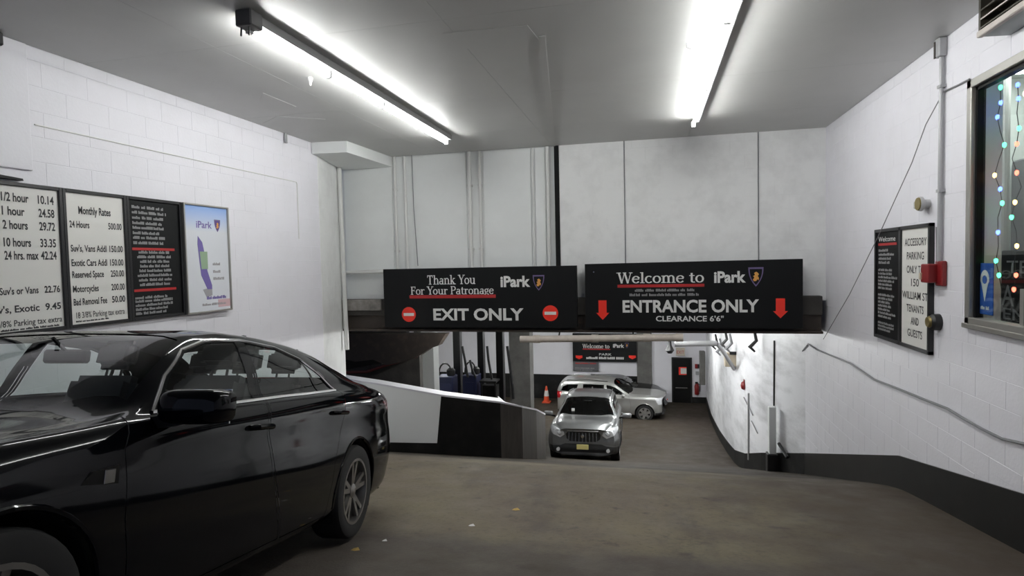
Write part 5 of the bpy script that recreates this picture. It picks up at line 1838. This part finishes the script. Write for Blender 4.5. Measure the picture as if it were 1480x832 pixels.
def build_car(sp, M, label, group=None):
    root = empty(sp['name'], M.translation, label, 'car', group, rot=M.to_3x3())
    WM[root.name] = M
    sc = sp['scale']
    L = Loc(root, sc)
    sh = Shell(sp)
    ids = {}
    R = sp['wheel_r']
    wb_ = sp['wheelbase']
    for u in (0, wb_):
        sh.carve(-1, arch_poly(u, R, R * sp.get('arch', 1.16)), 'side', rows=(0, 6))
    pid = 1
    glass, doors = [], []
    for name, poly in sp['doors']:
        ids[pid] = ('door', name)
        sh.carve(-2, poly, 'side', rows=(1, 7), only=(0,))
        sh.carve(pid, offset_poly(poly, .004), 'side', rows=(1, 7), only=(0, -2)) if False else None
        for f in sh.bm.faces:
            if f[sh.part] == -2:
                f[sh.part] = 90
        sh.carve(pid, offset_poly(poly, .0045), 'side', rows=(1, 7), only=(90,))
        for f in sh.bm.faces:
            if f[sh.part] == 90:
                f[sh.part] = -1
        doors.append((pid, name, poly))
        pid += 1
    for name, poly, m, dname in sp['side_glass']:
        sh.carve(pid, poly, 'side', rows=(6, 9))
        glass.append((pid, name, poly, m, dname))
        pid += 1
    ends = []
    for name, poly, proj, m, kw in sp['patches']:
        sh.carve(pid, poly, proj, **kw)
        ends.append((pid, name, m))
        pid += 1
    body = sh.emit(0, 'body', sp['paint'], root, M, scale=sc)
    door_objs = {}
    for p, name, poly in doors:
        for sd in ('l', 'r'):
            door_objs[(name, sd)] = sh.emit(p, 'door', sp['paint'], root, M, sd, scale=sc)
    for p, name, poly, m, dname in glass:
        for sd in ('l', 'r'):
            par_ = door_objs.get((dname, sd)) or root
            sh.emit(p, name, m, par_, M, sd, inset=.004, scale=sc)
    for p, name, m in ends:
        if name in ('headlight', 'tail_lamp', 'fog_lamp', 'lamp_core'):
            for sd in ('l', 'r'):
                sh.emit(p, name, m, root, M, sd, scale=sc)
        else:
            sh.emit(p, name, m, root, M, scale=sc, inset=.004 if 'glass' in m else 0.0)
    # window surround strips
    for s in (1, -1):
        for poly in sp['trim']:
            pts = []
            n = len(poly)
            closed = poly[0] == poly[-1]
            for i in range(n - 1):
                for t in np.linspace(0, 1, 5)[:-1]:
                    pts.append((poly[i][0] + (poly[i + 1][0] - poly[i][0]) * t, poly[i][1] + (poly[i + 1][1] - poly[i][1]) * t))
            pts.append(poly[-1])
            b = MB().tube([(u, s * (sh.surf(u, w) + .001), w) for u, w in pts], .009, 6)
            L.put(b, 'window_trim', sp['trim_m'], None, True)
    # arches, wheels
    for u in (0, wb_):
        for s in (1, -1):
            b = MB()
            RR = R * sp.get('arch', 1.16)
            ring = [(u + RR * math.cos(a), R + RR * math.sin(a)) for a in np.linspace(-.45, math.pi + .45, 22)]
            A = [b.bm.verts.new((x, s * .48, z)) for x, z in ring]
            B_ = [b.bm.verts.new((x, s * (sp['track'] + .09), z)) for x, z in ring]
            for i in range(len(ring) - 1):
                b.bm.faces.new((A[i], A[i + 1], B_[i + 1], B_[i]))
            c = b.bm.verts.new((u, s * .48, R))
            for i in range(len(ring) - 1):
                b.bm.faces.new((A[i], A[i + 1], c))
            L.put(b, 'arch_liner', 'black_gap', None)
            pts = []
            for a in np.linspace(-.15, math.pi + .15, 25):
                x, z = u + (RR + .006) * math.cos(a), R + (RR + .006) * math.sin(a)
                pts.append((x, s * (sh.surf(x, z) - .004), z))
            L.put(MB().tube(pts, .012 if not sp.get('clad') else .03, 6), 'arch_lip', sp['paint'] if not sp.get('clad') else 'cladding', None, True)
            wheel(L, u, s * sp['track'], R, sp['tyre_w'], sp['rim_m'], sp['spokes'], sp['double'], s)
    # interior
    I = sp['cabin']
    b = MB().box(I['rear'], I['front'], -.66, .66, .28, .34)
    L.put(b, 'cabin_floor', 'seat_dark')
    for k, u in enumerate((I['seat_u'], I['rear_u'])):
        for s in ((1, -1) if k == 0 else (.9, -.9, 0)):
            y = s * .36
            hw = .24 if k == 0 else .2
            st = empty('seat_tmp', (0, 0, 0))
            WM.pop(st.name)
            bpy.data.objects.remove(st)
            b = MB()
            sx = I['sw']
            b.box(u - .02, u + .48, y - hw, y + hw, sx - .22, sx, bev=.05, seg=2)
            bk = bmesh.new()
            bmesh.ops.create_cube(bk, size=1.0)
            for v in bk.verts:
                v.co = Vector((v.co.x * .16, v.co.y * hw * 1.9, v.co.z * .60))
            bmesh.ops.bevel(bk, geom=bk.edges[:], offset=.05, segments=2, affect='EDGES')
            b.join(bk, Matrix.Translation((u - .06, y, sx + .27)) @ Matrix.Rotation(-.26, 4, 'Y'))
            so = L.put(b, 'seat', 'seat_grey', None, True)
            hb = bmesh.new()
            bmesh.ops.create_cube(hb, size=1.0)
            for v in hb.verts:
                v.co = Vector((v.co.x * .11, v.co.y * .27, v.co.z * .19))
            bmesh.ops.bevel(hb, geom=hb.edges[:], offset=.045, segments=3, affect='EDGES')
            b = MB()
            b.join(hb, Matrix.Translation((u - .19, y, sx + .70)) @ Matrix.Rotation(-.2, 4, 'Y'))
            for dy in (-.05, .05):
                b.tube([(u - .16, y + dy, sx + .52), (u - .185, y + dy, sx + .66)], .008, 6)
            L.put(b, 'headrest', 'seat_dark', so, True)
    c = I['front']
    b = MB().hexa([(c - .45, -.68, .60), (c + .25, -.68, .60), (c + .25, .68, .60), (c - .45, .68, .60), (c - .40, -.66, I['dash']), (c + .20, -.62, I['dash'] - .03), (c + .20, .62, I['dash'] - .03), (c - .40, .66, I['dash'])])
    L.put(b, 'dashboard', 'seat_dark')
    b = MB()
    ring = [(c - .58 - .06 * math.sin(a), .36 + .19 * math.cos(a), I['dash'] - .04 + .18 * math.sin(a)) for a in np.linspace(0, 2 * math.pi, 21)]
    b.tube(ring, .016, 8, cap=False)
    b.tube([(c - .58, .36, I['dash'] - .04), (c - .36, .36, I['dash'] - .12)], .03, 8)
    L.put(b, 'steering_wheel', 'black', None, True)
    um, wm = I['mirror']
    b = MB().box(um - .02, um + .03, -.12, .12, wm - .05, wm + .02, bev=.012, seg=1)
    b.tube([(um, 0, wm), (um + .1, 0, wm + .07)], .01, 6)
    L.put(b, 'rear_view_mirror', 'black', None)
    # door mirrors
    for s in (1, -1):
        u, v, w = sp['mirror']
        k = sp.get('mirror_k', 1.0)
        t = bmesh.new()
        bmesh.ops.create_uvsphere(t, u_segments=20, v_segments=12, radius=1.0)
        for q in t.verts:
            x, y, z = q.co
            q.co = Vector((math.copysign(abs(x) ** .6, x) * .085, math.copysign(abs(y) ** .5, y) * .125, math.copysign(abs(z) ** .5, z) * .062)) * k
            if q.co.x < -.03 * k:
                q.co.x = -.03 * k
        b = MB()
        b.join(t, Matrix.Translation((u, s * v, w)))
        mo = L.put(b, 'door_mirror', sp['mirror_m'], None, True)
        b = MB().hexa([(u - .03, s * (v - .22), w - .10), (u + .05, s * (v - .22), w - .10), (u + .04, s * (v - .03), w - .07), (u - .02, s * (v - .03), w - .07),
                       (u - .03, s * (v - .22), w - .05), (u + .05, s * (v - .22), w - .05), (u + .04, s * (v - .03), w - .02), (u - .02, s * (v - .03), w - .02)])
        L.put(b, 'mirror_arm', 'black', mo)
        b = MB().box(u - .034 * k, u - .029 * k, s * v - .10 * k, s * v + .10 * k, w - .06 * k, w + .06 * k)
        L.put(b, 'mirror_glass', 'chrome', mo)
    # handles
    for s in (1, -1):
        for name, u, w in sp['handles']:
            vv = sh.surf(u, w)
            b = MB().tube([(u - .10, s * (vv + .002), w - .004), (u - .08, s * (vv + .03), w - .002), (u + .07, s * (vv + .032), w + .002), (u + .10, s * (vv + .002), w + .004)], [.010, .015, .015, .010], 8)
            L.put(b, 'door_handle', sp['handle_m'], door_objs.get((name, 'l' if s > 0 else 'r')), True)
    return root, L, sh


# ---- black sedan
def tail_g(w, v):
    return float(np.interp(w, [.18, .32, .5, .7, .92, 1.0, 1.06, 1.3], [.16, .05, .0, .02, .05, .03, .05, .2])) + .16 * (v / .85) ** 3


def nose_g(w, v):
    return float(np.interp(w, [.18, .35, .55, .75, .95], [.06, .0, .02, .10, .22])) + .30 * (v / .85) ** 3


BELT = [(2.14, .985), (1.70, 1.005), (1.38, 1.022), (1.05, 1.042), (.70, 1.058), (.27, 1.082)]
TOPL = [(2.14, .985), (1.96, 1.14), (1.77, 1.27), (1.57, 1.335), (1.24, 1.365), (.85, 1.350), (.575, 1.288), (.40, 1.19), (.27, 1.082)]
sedan = dict(
    name='black_sedan', scale=1.06, ends=(-1.20, 3.72), nu=118, paint='car_black',
    W=[(-1.20, .80), (-1.1, .845), (-.8, .89), (-.3, .918), (.3, .922), (1.5, .918), (2.3, .922), (2.9, .925), (3.3, .90), (3.55, .85), (3.72, .76)],
    B=[(-1.20, .98), (-.9, 1.05), (-.5, 1.075), (.2, 1.068), (.7, 1.045), (1.38, 1.008), (2.1, .972), (2.5, .93), (2.9, .89), (3.4, .80), (3.72, .68)],
    RV=[(-1.20, .66), (-.9, .70), (-.5, .70), (-.1, .655), (.3, .61), (.8, .585), (1.3, .585), (1.6, .60), (1.9, .665), (2.15, .735), (2.35, .75), (2.9, .74), (3.4, .66), (3.72, .55)],
    RW=[(-1.20, 1.01), (-.9, 1.085), (-.55, 1.125), (-.2, 1.20), (.2, 1.31), (.6, 1.375), (1.0, 1.395), (1.3, 1.392), (1.55, 1.362), (1.8, 1.27), (2.0, 1.145), (2.22, .995), (2.4, .955), (2.9, .90), (3.4, .80), (3.72, .68)],
    T=[(-1.20, 1.06), (-1.05, 1.13), (-.85, 1.16), (-.55, 1.185), (-.2, 1.285), (.2, 1.383), (.55, 1.416), (.9, 1.424), (1.3, 1.416), (1.6, 1.383), (1.85, 1.28), (2.1, 1.14), (2.3, 1.0), (2.42, .965), (2.9, .925), (3.4, .83), (3.72, .70)],
    SILL=[(-1.20, .30), (-.8, .22), (-.3, .19), (2.8, .18), (3.5, .18), (3.72, .24)],
    ends_shape=[(-.55, -1.20, tail_g), (3.0, 3.72, nose_g)],
    wheel_r=.335, wheelbase=2.82, track=.80, tyre_w=.235, rim_m='wheel_dark', spokes=5, double=True, arch=1.15,
    doors=[('front', [(2.30, .965), (2.02, 1.18), (1.83, 1.30), (1.62, 1.365), (1.27, 1.388), (1.25, 1.20), (1.28, 1.02), (1.33, .85), (1.27, .60), (1.15, .34), (1.12, .25), (2.20, .25), (2.30, .36), (2.36, .60), (2.36, .86)]),
           ('rear', [(1.25, 1.39), (.85, 1.378), (.56, 1.315), (.36, 1.20), (.22, 1.07), (.25, .92), (.34, .78), (.44, .60), (.47, .40), (.50, .25), (1.10, .25), (1.13, .34), (1.25, .60), (1.31, .85), (1.26, 1.02), (1.23, 1.20)])],
    side_glass=[('window_glass', [(2.10, .995), (1.94, 1.135), (1.76, 1.258), (1.57, 1.322), (1.30, 1.350), (1.32, 1.20), (1.345, 1.034), (1.70, 1.015)], 'car_glass', 'front'),
                ('window_glass', [(1.20, 1.352), (.85, 1.338), (.60, 1.285), (.565, 1.20), (.54, 1.075), (.70, 1.069), (1.05, 1.054), (1.235, 1.042), (1.21, 1.20)], 'car_glass', 'rear'),
                ('quarter_glass', [(.565, 1.27), (.42, 1.185), (.315, 1.092), (.505, 1.077), (.53, 1.20)], 'car_glass', 'rear')],
    patches=[('windshield', [(2.33, .0), (2.29, .40), (2.16, .715), (1.92, .655), (1.70, .58), (1.66, .30), (1.65, .0)], 'plan', 'car_glass', dict(rows=(8, 12), umin=1.5, umax=2.6)),
             ('rear_window', [(-.50, .0), (-.49, .40), (-.40, .60), (-.1, .585), (.14, .53), (.20, .30), (.22, .0)], 'plan', 'car_glass', dict(rows=(8, 12), umin=-.7, umax=.4)),
             ('tail_lamp', [(-.66, .985), (-.80, 1.00), (-1.6, 1.02), (-1.6, .85), (-1.02, .845), (-.82, .91)], 'side', 'tail_red', dict(rows=(3, 20), umax=-.6, vmin=.36)),
             ('headlight', [(3.02, .80), (3.8, .74), (3.8, .60), (3.35, .62)], 'side', 'lamp_clear', dict(rows=(3, 20), umin=2.9, vmin=.35)),
             ('grille', [(0, .30), (.34, .28), (.26, .50), (.32, .66), (0, .66)], 'front', 'grille_dark', dict(umin=3.3))],
    trim=[TOPL, BELT], trim_m='chrome', mirror=(2.13, 1.02, 1.01), mirror_m='car_black', mirror_k=1.18,
    handles=[('front', 1.40, .885), ('rear', .36, .925)], handle_m='car_black',
    cabin=dict(rear=-.3, front=2.15, seat_u=1.15, rear_u=.28, sw=.60, dash=.93, mirror=(1.72, 1.26)))
MC = car_frame(-3.26, 4.013, -2.142, -1.45, .2233)
root, L, sh = build_car(sedan, MC, 'glossy black sedan with tinted windows beside the rate boards')
# badge plate and dark vent on the front wing
for s in (1, -1):
    b = MB()
    vv = max(sh.surf(u, w) for u, w in ((2.40, .80), (2.52, .78)))
    b.hexa([(2.40, s * (vv - .012), .735), (2.57, s * (vv - .012), .755), (2.57, s * (vv + .006), .755), (2.40, s * (vv + .006), .735), (2.40, s * (vv - .014), .805), (2.52, s * (vv - .014), .795), (2.52, s * (vv + .005), .795), (2.40, s * (vv + .005), .805)])
    vo = L.put(b, 'wing_vent', 'black')
    L.put(MB().box(2.42, 2.47, s * vv + (.004 if s > 0 else -.009), s * vv + (.009 if s > 0 else -.004), .745, .795, bev=.002, seg=1), 'badge', 'dull_chrome', vo)
L.put(MB().hexa([(.12, -.025, 1.43), (.32, -.02, 1.43), (.32, .02, 1.43), (.12, .025, 1.43), (.12, -.006, 1.50), (.16, -.006, 1.50), (.16, .006, 1.50), (.12, .006, 1.50)]), 'roof_aerial', 'car_black')
b = MB().box(-1.23, -1.20, -.26, .26, .76, .88, bev=.004, seg=1)
L.put(b, 'number_plate', 'plate_yellow')
for s in (1, -1):
    L.put(MB().tube([(-1.12, s * .55, .27), (-1.24, s * .55, .27)], .045, 12), 'exhaust_tip', 'chrome')
L.put(MB().box(-1.0, 3.4, -.75, .75, .20, .30), 'underbody', 'black_gap')
black_root = root

# ---- silver suv on the ramp
suv = dict(
    name='silver_suv', scale=.96, ends=(-1.12, 3.98), nu=80, paint='car_silver',
    W=[(-1.12, .84), (-.9, .93), (-.3, .985), (1.5, .995), (2.9, 1.0), (3.4, .985), (3.75, .93), (3.98, .84)],
    B=[(-1.12, 1.10), (-.5, 1.16), (.5, 1.15), (1.5, 1.12), (2.4, 1.09), (3.0, 1.07), (3.5, 1.03), (3.8, .98), (3.98, .90)],
    RV=[(-1.12, .68), (-.6, .69), (.3, .70), (1.4, .69), (1.8, .70), (2.2, .78), (2.5, .84), (2.75, .84), (3.4, .80), (3.98, .62)],
    RW=[(-1.12, 1.140), (-.98, 1.367), (-.7, 1.559), (-.2, 1.628), (.6, 1.646), (1.3, 1.628), (1.65, 1.568), (2.0, 1.411), (2.3, 1.263), (2.62, 1.115), (3.0, 1.085), (3.5, 1.045), (3.98, 0.920)],
    T=[(-1.12, 1.194), (-1.0, 1.437), (-.75, 1.628), (-.2, 1.707), (.6, 1.724), (1.3, 1.707), (1.65, 1.646), (2.0, 1.507), (2.3, 1.350), (2.65, 1.185), (2.8, 1.163), (3.3, 1.140), (3.7, 1.080), (3.98, 0.970)],
    SILL=[(-1.12, .34), (-.6, .26), (3.3, .25), (3.98, .28)],
    ends_shape=[(-.5, -1.12, lambda w, v: .12 * (v / .9) ** 3), (3.3, 3.98, lambda w, v: float(np.interp(w, [.25, .4, .6, .85, 1.05], [.10, .0, .0, .04, .16])) + .30 * (v / .9) ** 3)],
    wheel_r=.385, wheelbase=3.02, track=.85, tyre_w=.255, rim_m='wheel_silver', spokes=6, double=False, arch=1.15,
    doors=[('front', [(2.55, 1.060), (2.2, 1.280), (1.85, 1.472), (1.6, 1.568), (1.40, 1.594), (1.38, 1.100), (1.40, .7), (1.30, .42), (2.45, .42), (2.55, .7)]),
           ('rear', [(1.36, 1.594), (.7, 1.607), (.30, 1.594), (.28, 1.120), (.42, .85), (.50, .62), (.52, .42), (1.27, .42), (1.37, .7), (1.35, 1.100)])],
    side_glass=[('window_glass', [(2.42, 1.130), (2.1, 1.315), (1.8, 1.472), (1.6, 1.533), (1.46, 1.550), (1.45, 1.150)], 'car_glass_dark', 'front'),
                ('window_glass', [(1.32, 1.555), (.7, 1.568), (.36, 1.559), (.36, 1.180), (1.32, 1.159)], 'car_glass_dark', 'rear'),
                ('quarter_glass', [(.22, 1.555), (-.45, 1.533), (-.68, 1.454), (-.80, 1.246), (.22, 1.194)], 'car_glass_dark', 'none')],
    patches=[('windshield', [(2.66, 0), (2.62, .45), (2.52, .80), (2.2, .74), (1.76, .655), (1.72, .3), (1.71, 0)], 'plan', 'car_glass_dark', dict(rows=(8, 12), umin=1.6, umax=2.9)),
             ('rear_window', [(0, 1.25), (.58, 1.25), (.56, 1.60), (.3, 1.64), (0, 1.65)], 'front', 'car_glass_dark', dict(umax=-.5)),
             ('headlight', [(.52, .78), (.64, .70), (.86, .80), (.97, .97), (.92, 1.02), (.78, .985), (.62, .92), (.54, .86)], 'front', 'lamp_clear', dict(umin=3.05, rows=(3, 20))),
             ('grille', [(0, .60), (.36, .61), (.46, .68), (.48, .80), (.40, .90), (0, .925)], 'front', 'grille_dark', dict(umin=3.3)),
             ('bumper_cladding', [(0, .2), (1.1, .2), (1.1, .47), (.62, .50), (.5, .545), (0, .55)], 'front', 'cladding', dict(umin=3.2)),
             ('tail_lamp', [(-.80, 1.02), (-1.3, 1.16), (-1.3, .80), (-.95, .80)], 'side', 'tail_red', dict(rows=(3, 20), umax=-.7, vmin=.5))],
    trim=[[(2.42, 1.130), (2.1, 1.320), (1.8, 1.476), (1.6, 1.542), (.7, 1.572), (.3, 1.568), (-.45, 1.542)]], trim_m='dull_chrome', mirror=(2.28, 1.17, 1.16), mirror_m='car_silver', mirror_k=1.15,
    handles=[('front', 1.52, .98), ('rear', .48, 1.0)], handle_m='car_silver', clad=True,
    cabin=dict(rear=-.6, front=2.5, seat_u=1.35, rear_u=.35, sw=.78, dash=1.10, mirror=(1.95, 1.52)))
y_f = 15.95
ysl = (fz(19.0) - fz(15.95)) / (19.0 - 15.95)
hd = -math.pi / 2 + .03
fwd2 = Vector((math.cos(hd), math.sin(hd)))
px, py = -1.80, y_f
rx, ry = px - fwd2.x * 3.02 * .96, py - fwd2.y * 3.02 * .96
MC = car_frame(rx, ry, fz(ry), hd, (fz(py) - fz(ry)) / (3.02 * .96))
root, L, sh = build_car(suv, MC, 'silver suv facing up the ramp with a yellow number plate')
L.put(MB().box(3.945, 3.99, -.16, .16, .44, .565, bev=.004, seg=1), 'number_plate', 'plate_yellow')
for y in np.linspace(-.38, .38, 9):
    L.put(MB().tube([(3.985 - .30 * (abs(y) / .9) ** 3, y, .63), (3.955 - .30 * (abs(y) / .9) ** 3, y * .97, .88)], .010, 6), 'grille_bar', 'dull_chrome')
L.put(MB().lathe([(.05, 3.95), (.048, 3.985), (.03, 3.99)], 18, 'x', (0, 0, .79)), 'badge', 'chrome', None, True)
L.put(MB().tube([(3.98 - .3 * (abs(y) / .9) ** 3, y, .925 - .02 * abs(y)) for y in np.linspace(-.42, .42, 13)], .014, 6), 'grille_rim', 'chrome', None, True)
for s in (1, -1):
    for (u, v, w, r) in ((3.74, .66, .84, .058), (3.62, .79, .90, .058)):
        L.put(MB().lathe([(r, u - .06), (r, u + .03), (r * .6, u + .05)], 16, 'x', (0, s * v, w)), 'lamp_core', 'lamp_clear', None, True)
    L.put(MB().lathe([(.05, 3.80), (.05, 3.86)], 14, 'x', (0, s * .68, .40)), 'fog_lamp', 'lamp_clear', None, True)
    L.put(MB().tube([(1.6, s * .66, 1.66), (.6, s * .68, 1.705), (-.5, s * .67, 1.665)], .018, 8), 'roof_rail', 'dull_chrome', None, True)
L.put(MB().hexa([(-.2, -.03, 1.69), (.05, -.03, 1.70), (.05, .03, 1.70), (-.2, .03, 1.69), (-.2, -.01, 1.77), (-.1, -.01, 1.77), (-.1, .01, 1.77), (-.2, .01, 1.77)]), 'roof_aerial', 'car_silver')
L.put(MB().box(-1.0, 3.7, -.8, .8, .27, .36), 'underbody', 'black_gap')
L.put(MB().box(2.40, 2.44, -.45, -.36, 1.18, 1.34), 'windshield_tag', 'paper_white')

# ---- pale boxy suv across the far end
suv2 = dict(
    name='pale_suv', scale=.95, ends=(-.98, 3.75), nu=70, paint='car_pale',
    W=[(-.98, .80), (-.8, .88), (-.2, .915), (1.5, .925), (2.8, .925), (3.3, .91), (3.6, .86), (3.75, .78)],
    B=[(-.98, 1.06), (-.5, 1.12), (.5, 1.10), (1.5, 1.08), (2.3, 1.06), (3.0, 1.05), (3.5, 1.02), (3.75, .96)],
    RV=[(-.98, .66), (-.5, .66), (.3, .665), (1.3, .655), (1.7, .67), (2.0, .73), (2.25, .77), (2.6, .77), (3.3, .76), (3.75, .66)],
    RW=[(-.98, 1.10), (-.86, 1.36), (-.65, 1.54), (-.2, 1.58), (.6, 1.60), (1.2, 1.585), (1.5, 1.53), (1.8, 1.37), (2.05, 1.21), (2.3, 1.085), (3.0, 1.065), (3.5, 1.04), (3.75, .98)],
    T=[(-.98, 1.16), (-.88, 1.42), (-.7, 1.61), (-.2, 1.665), (.6, 1.685), (1.2, 1.67), (1.5, 1.61), (1.8, 1.45), (2.1, 1.26), (2.35, 1.135), (2.8, 1.12), (3.4, 1.09), (3.75, 1.02)],
    SILL=[(-.98, .34), (-.5, .27), (3.2, .26), (3.75, .30)],
    ends_shape=[(-.45, -.98, lambda w, v: .10 * (v / .85) ** 3), (3.2, 3.75, lambda w, v: float(np.interp(w, [.25, .45, .8, 1.02], [.08, .0, .0, .05])) + .24 * (v / .85) ** 3)],
    wheel_r=.36, wheelbase=2.86, track=.79, tyre_w=.24, rim_m='wheel_silver', spokes=6, double=False, arch=1.17,
    doors=[('front', [(2.22, 1.05), (1.95, 1.24), (1.68, 1.40), (1.45, 1.50), (1.22, 1.535), (1.20, 1.05), (1.22, .7), (1.15, .40), (2.25, .40), (2.30, .7)]),
           ('rear', [(1.18, 1.535), (.6, 1.55), (.18, 1.54), (.16, 1.08), (.36, .85), (.46, .62), (.48, .40), (1.12, .40), (1.19, .7), (1.17, 1.05)])],
    side_glass=[('window_glass', [(2.06, 1.11), (1.85, 1.26), (1.62, 1.40), (1.42, 1.47), (1.26, 1.495), (1.25, 1.12)], 'car_glass_dark', 'front'),
                ('window_glass', [(1.15, 1.497), (.6, 1.51), (.24, 1.505), (.24, 1.155), (1.15, 1.125)], 'car_glass_dark', 'rear'),
                ('quarter_glass', [(.02, 1.49), (-.45, 1.47), (-.66, 1.37), (-.74, 1.20), (-.08, 1.17)], 'car_glass_dark', 'none')],
    patches=[('windshield', [(2.32, 0), (2.28, .42), (2.2, .73), (1.9, .67), (1.58, .60), (1.54, .3), (1.53, 0)], 'plan', 'car_glass_dark', dict(rows=(8, 12), umin=1.4, umax=2.5)),
             ('rear_window', [(0, 1.2), (.54, 1.2), (.52, 1.48), (.3, 1.52), (0, 1.53)], 'front', 'car_glass_dark', dict(umax=-.4)),
             ('headlight', [(3.28, 1.02), (3.9, 1.0), (3.9, .74), (3.42, .76)], 'side', 'lamp_clear', dict(rows=(3, 20), umin=3.2, vmin=.54)),
             ('grille', [(0, .60), (.50, .62), (.52, .92), (0, .94)], 'front', 'grille_dark', dict(umin=3.3)),
             ('bumper_cladding', [(0, .2), (1.1, .2), (1.1, .40), (0, .42)], 'front', 'cladding', dict(umin=3.2)),
             ('tail_lamp', [(-.70, 1.16), (-1.2, 1.2), (-1.2, .88), (-.78, .90)], 'side', 'tail_red', dict(rows=(3, 20), umax=-.55, vmin=.5))],
    trim=[], trim_m='dull_chrome', mirror=(1.98, 1.06, 1.14), mirror_m='car_pale', mirror_k=1.1,
    handles=[('front', 1.34, .96), ('rear', .32, .98)], handle_m='car_pale',
    cabin=dict(rear=-.5, front=2.15, seat_u=1.15, rear_u=.25, sw=.74, dash=1.04, mirror=(1.7, 1.40)))
hd = math.radians(-3)
q = px_y(932, 601, 24.3)
fwd2 = Vector((math.cos(hd), math.sin(hd)))
lf2 = Vector((-fwd2.y, fwd2.x))
fx, fy = q.x - (-lf2.x) * .0, 24.9
fc = Vector((q.x, 24.0)) + lf2 * .80
rc = fc - fwd2 * 2.86 * .95
MC = car_frame(rc.x, rc.y, fz(rc.y) + .0, hd, (fz(fc.y) - fz(rc.y)) / (2.86 * .95))
root, L, sh = build_car(suv2, MC, 'pale silver suv parked across the far end before the far wall')
L.put(MB().box(-.8, 3.5, -.74, .74, .28, .36), 'underbody', 'black_gap')
for s in (1, -1):
    L.put(MB().tube([(1.3, s * .62, 1.64), (.5, s * .635, 1.69), (-.5, s * .62, 1.65)], .018, 8), 'roof_rail', 'dull_chrome', None, True)
    L.put(MB().box(3.76, 3.79, s * .02 - .02, s * .02 + .02, .78, .82), 'badge', 'sign_red')

# ---- dark car half hidden behind the pale suv
c = copy_tree(black_root)
c.name = 'dark_sedan'
c['label'] = 'dark sedan mostly hidden behind the pale suv at the far wall'
o = [k for k in c.children if k.name.startswith('number_plate')]
SF = Matrix.Scale(.95 / 1.06, 4)
q = px_y(915, 552, 26.85)
NM = car_frame(q.x - 2.0, 26.96, fz(27) - .0, 0.0, 0.0) @ SF
c.matrix_world = NM
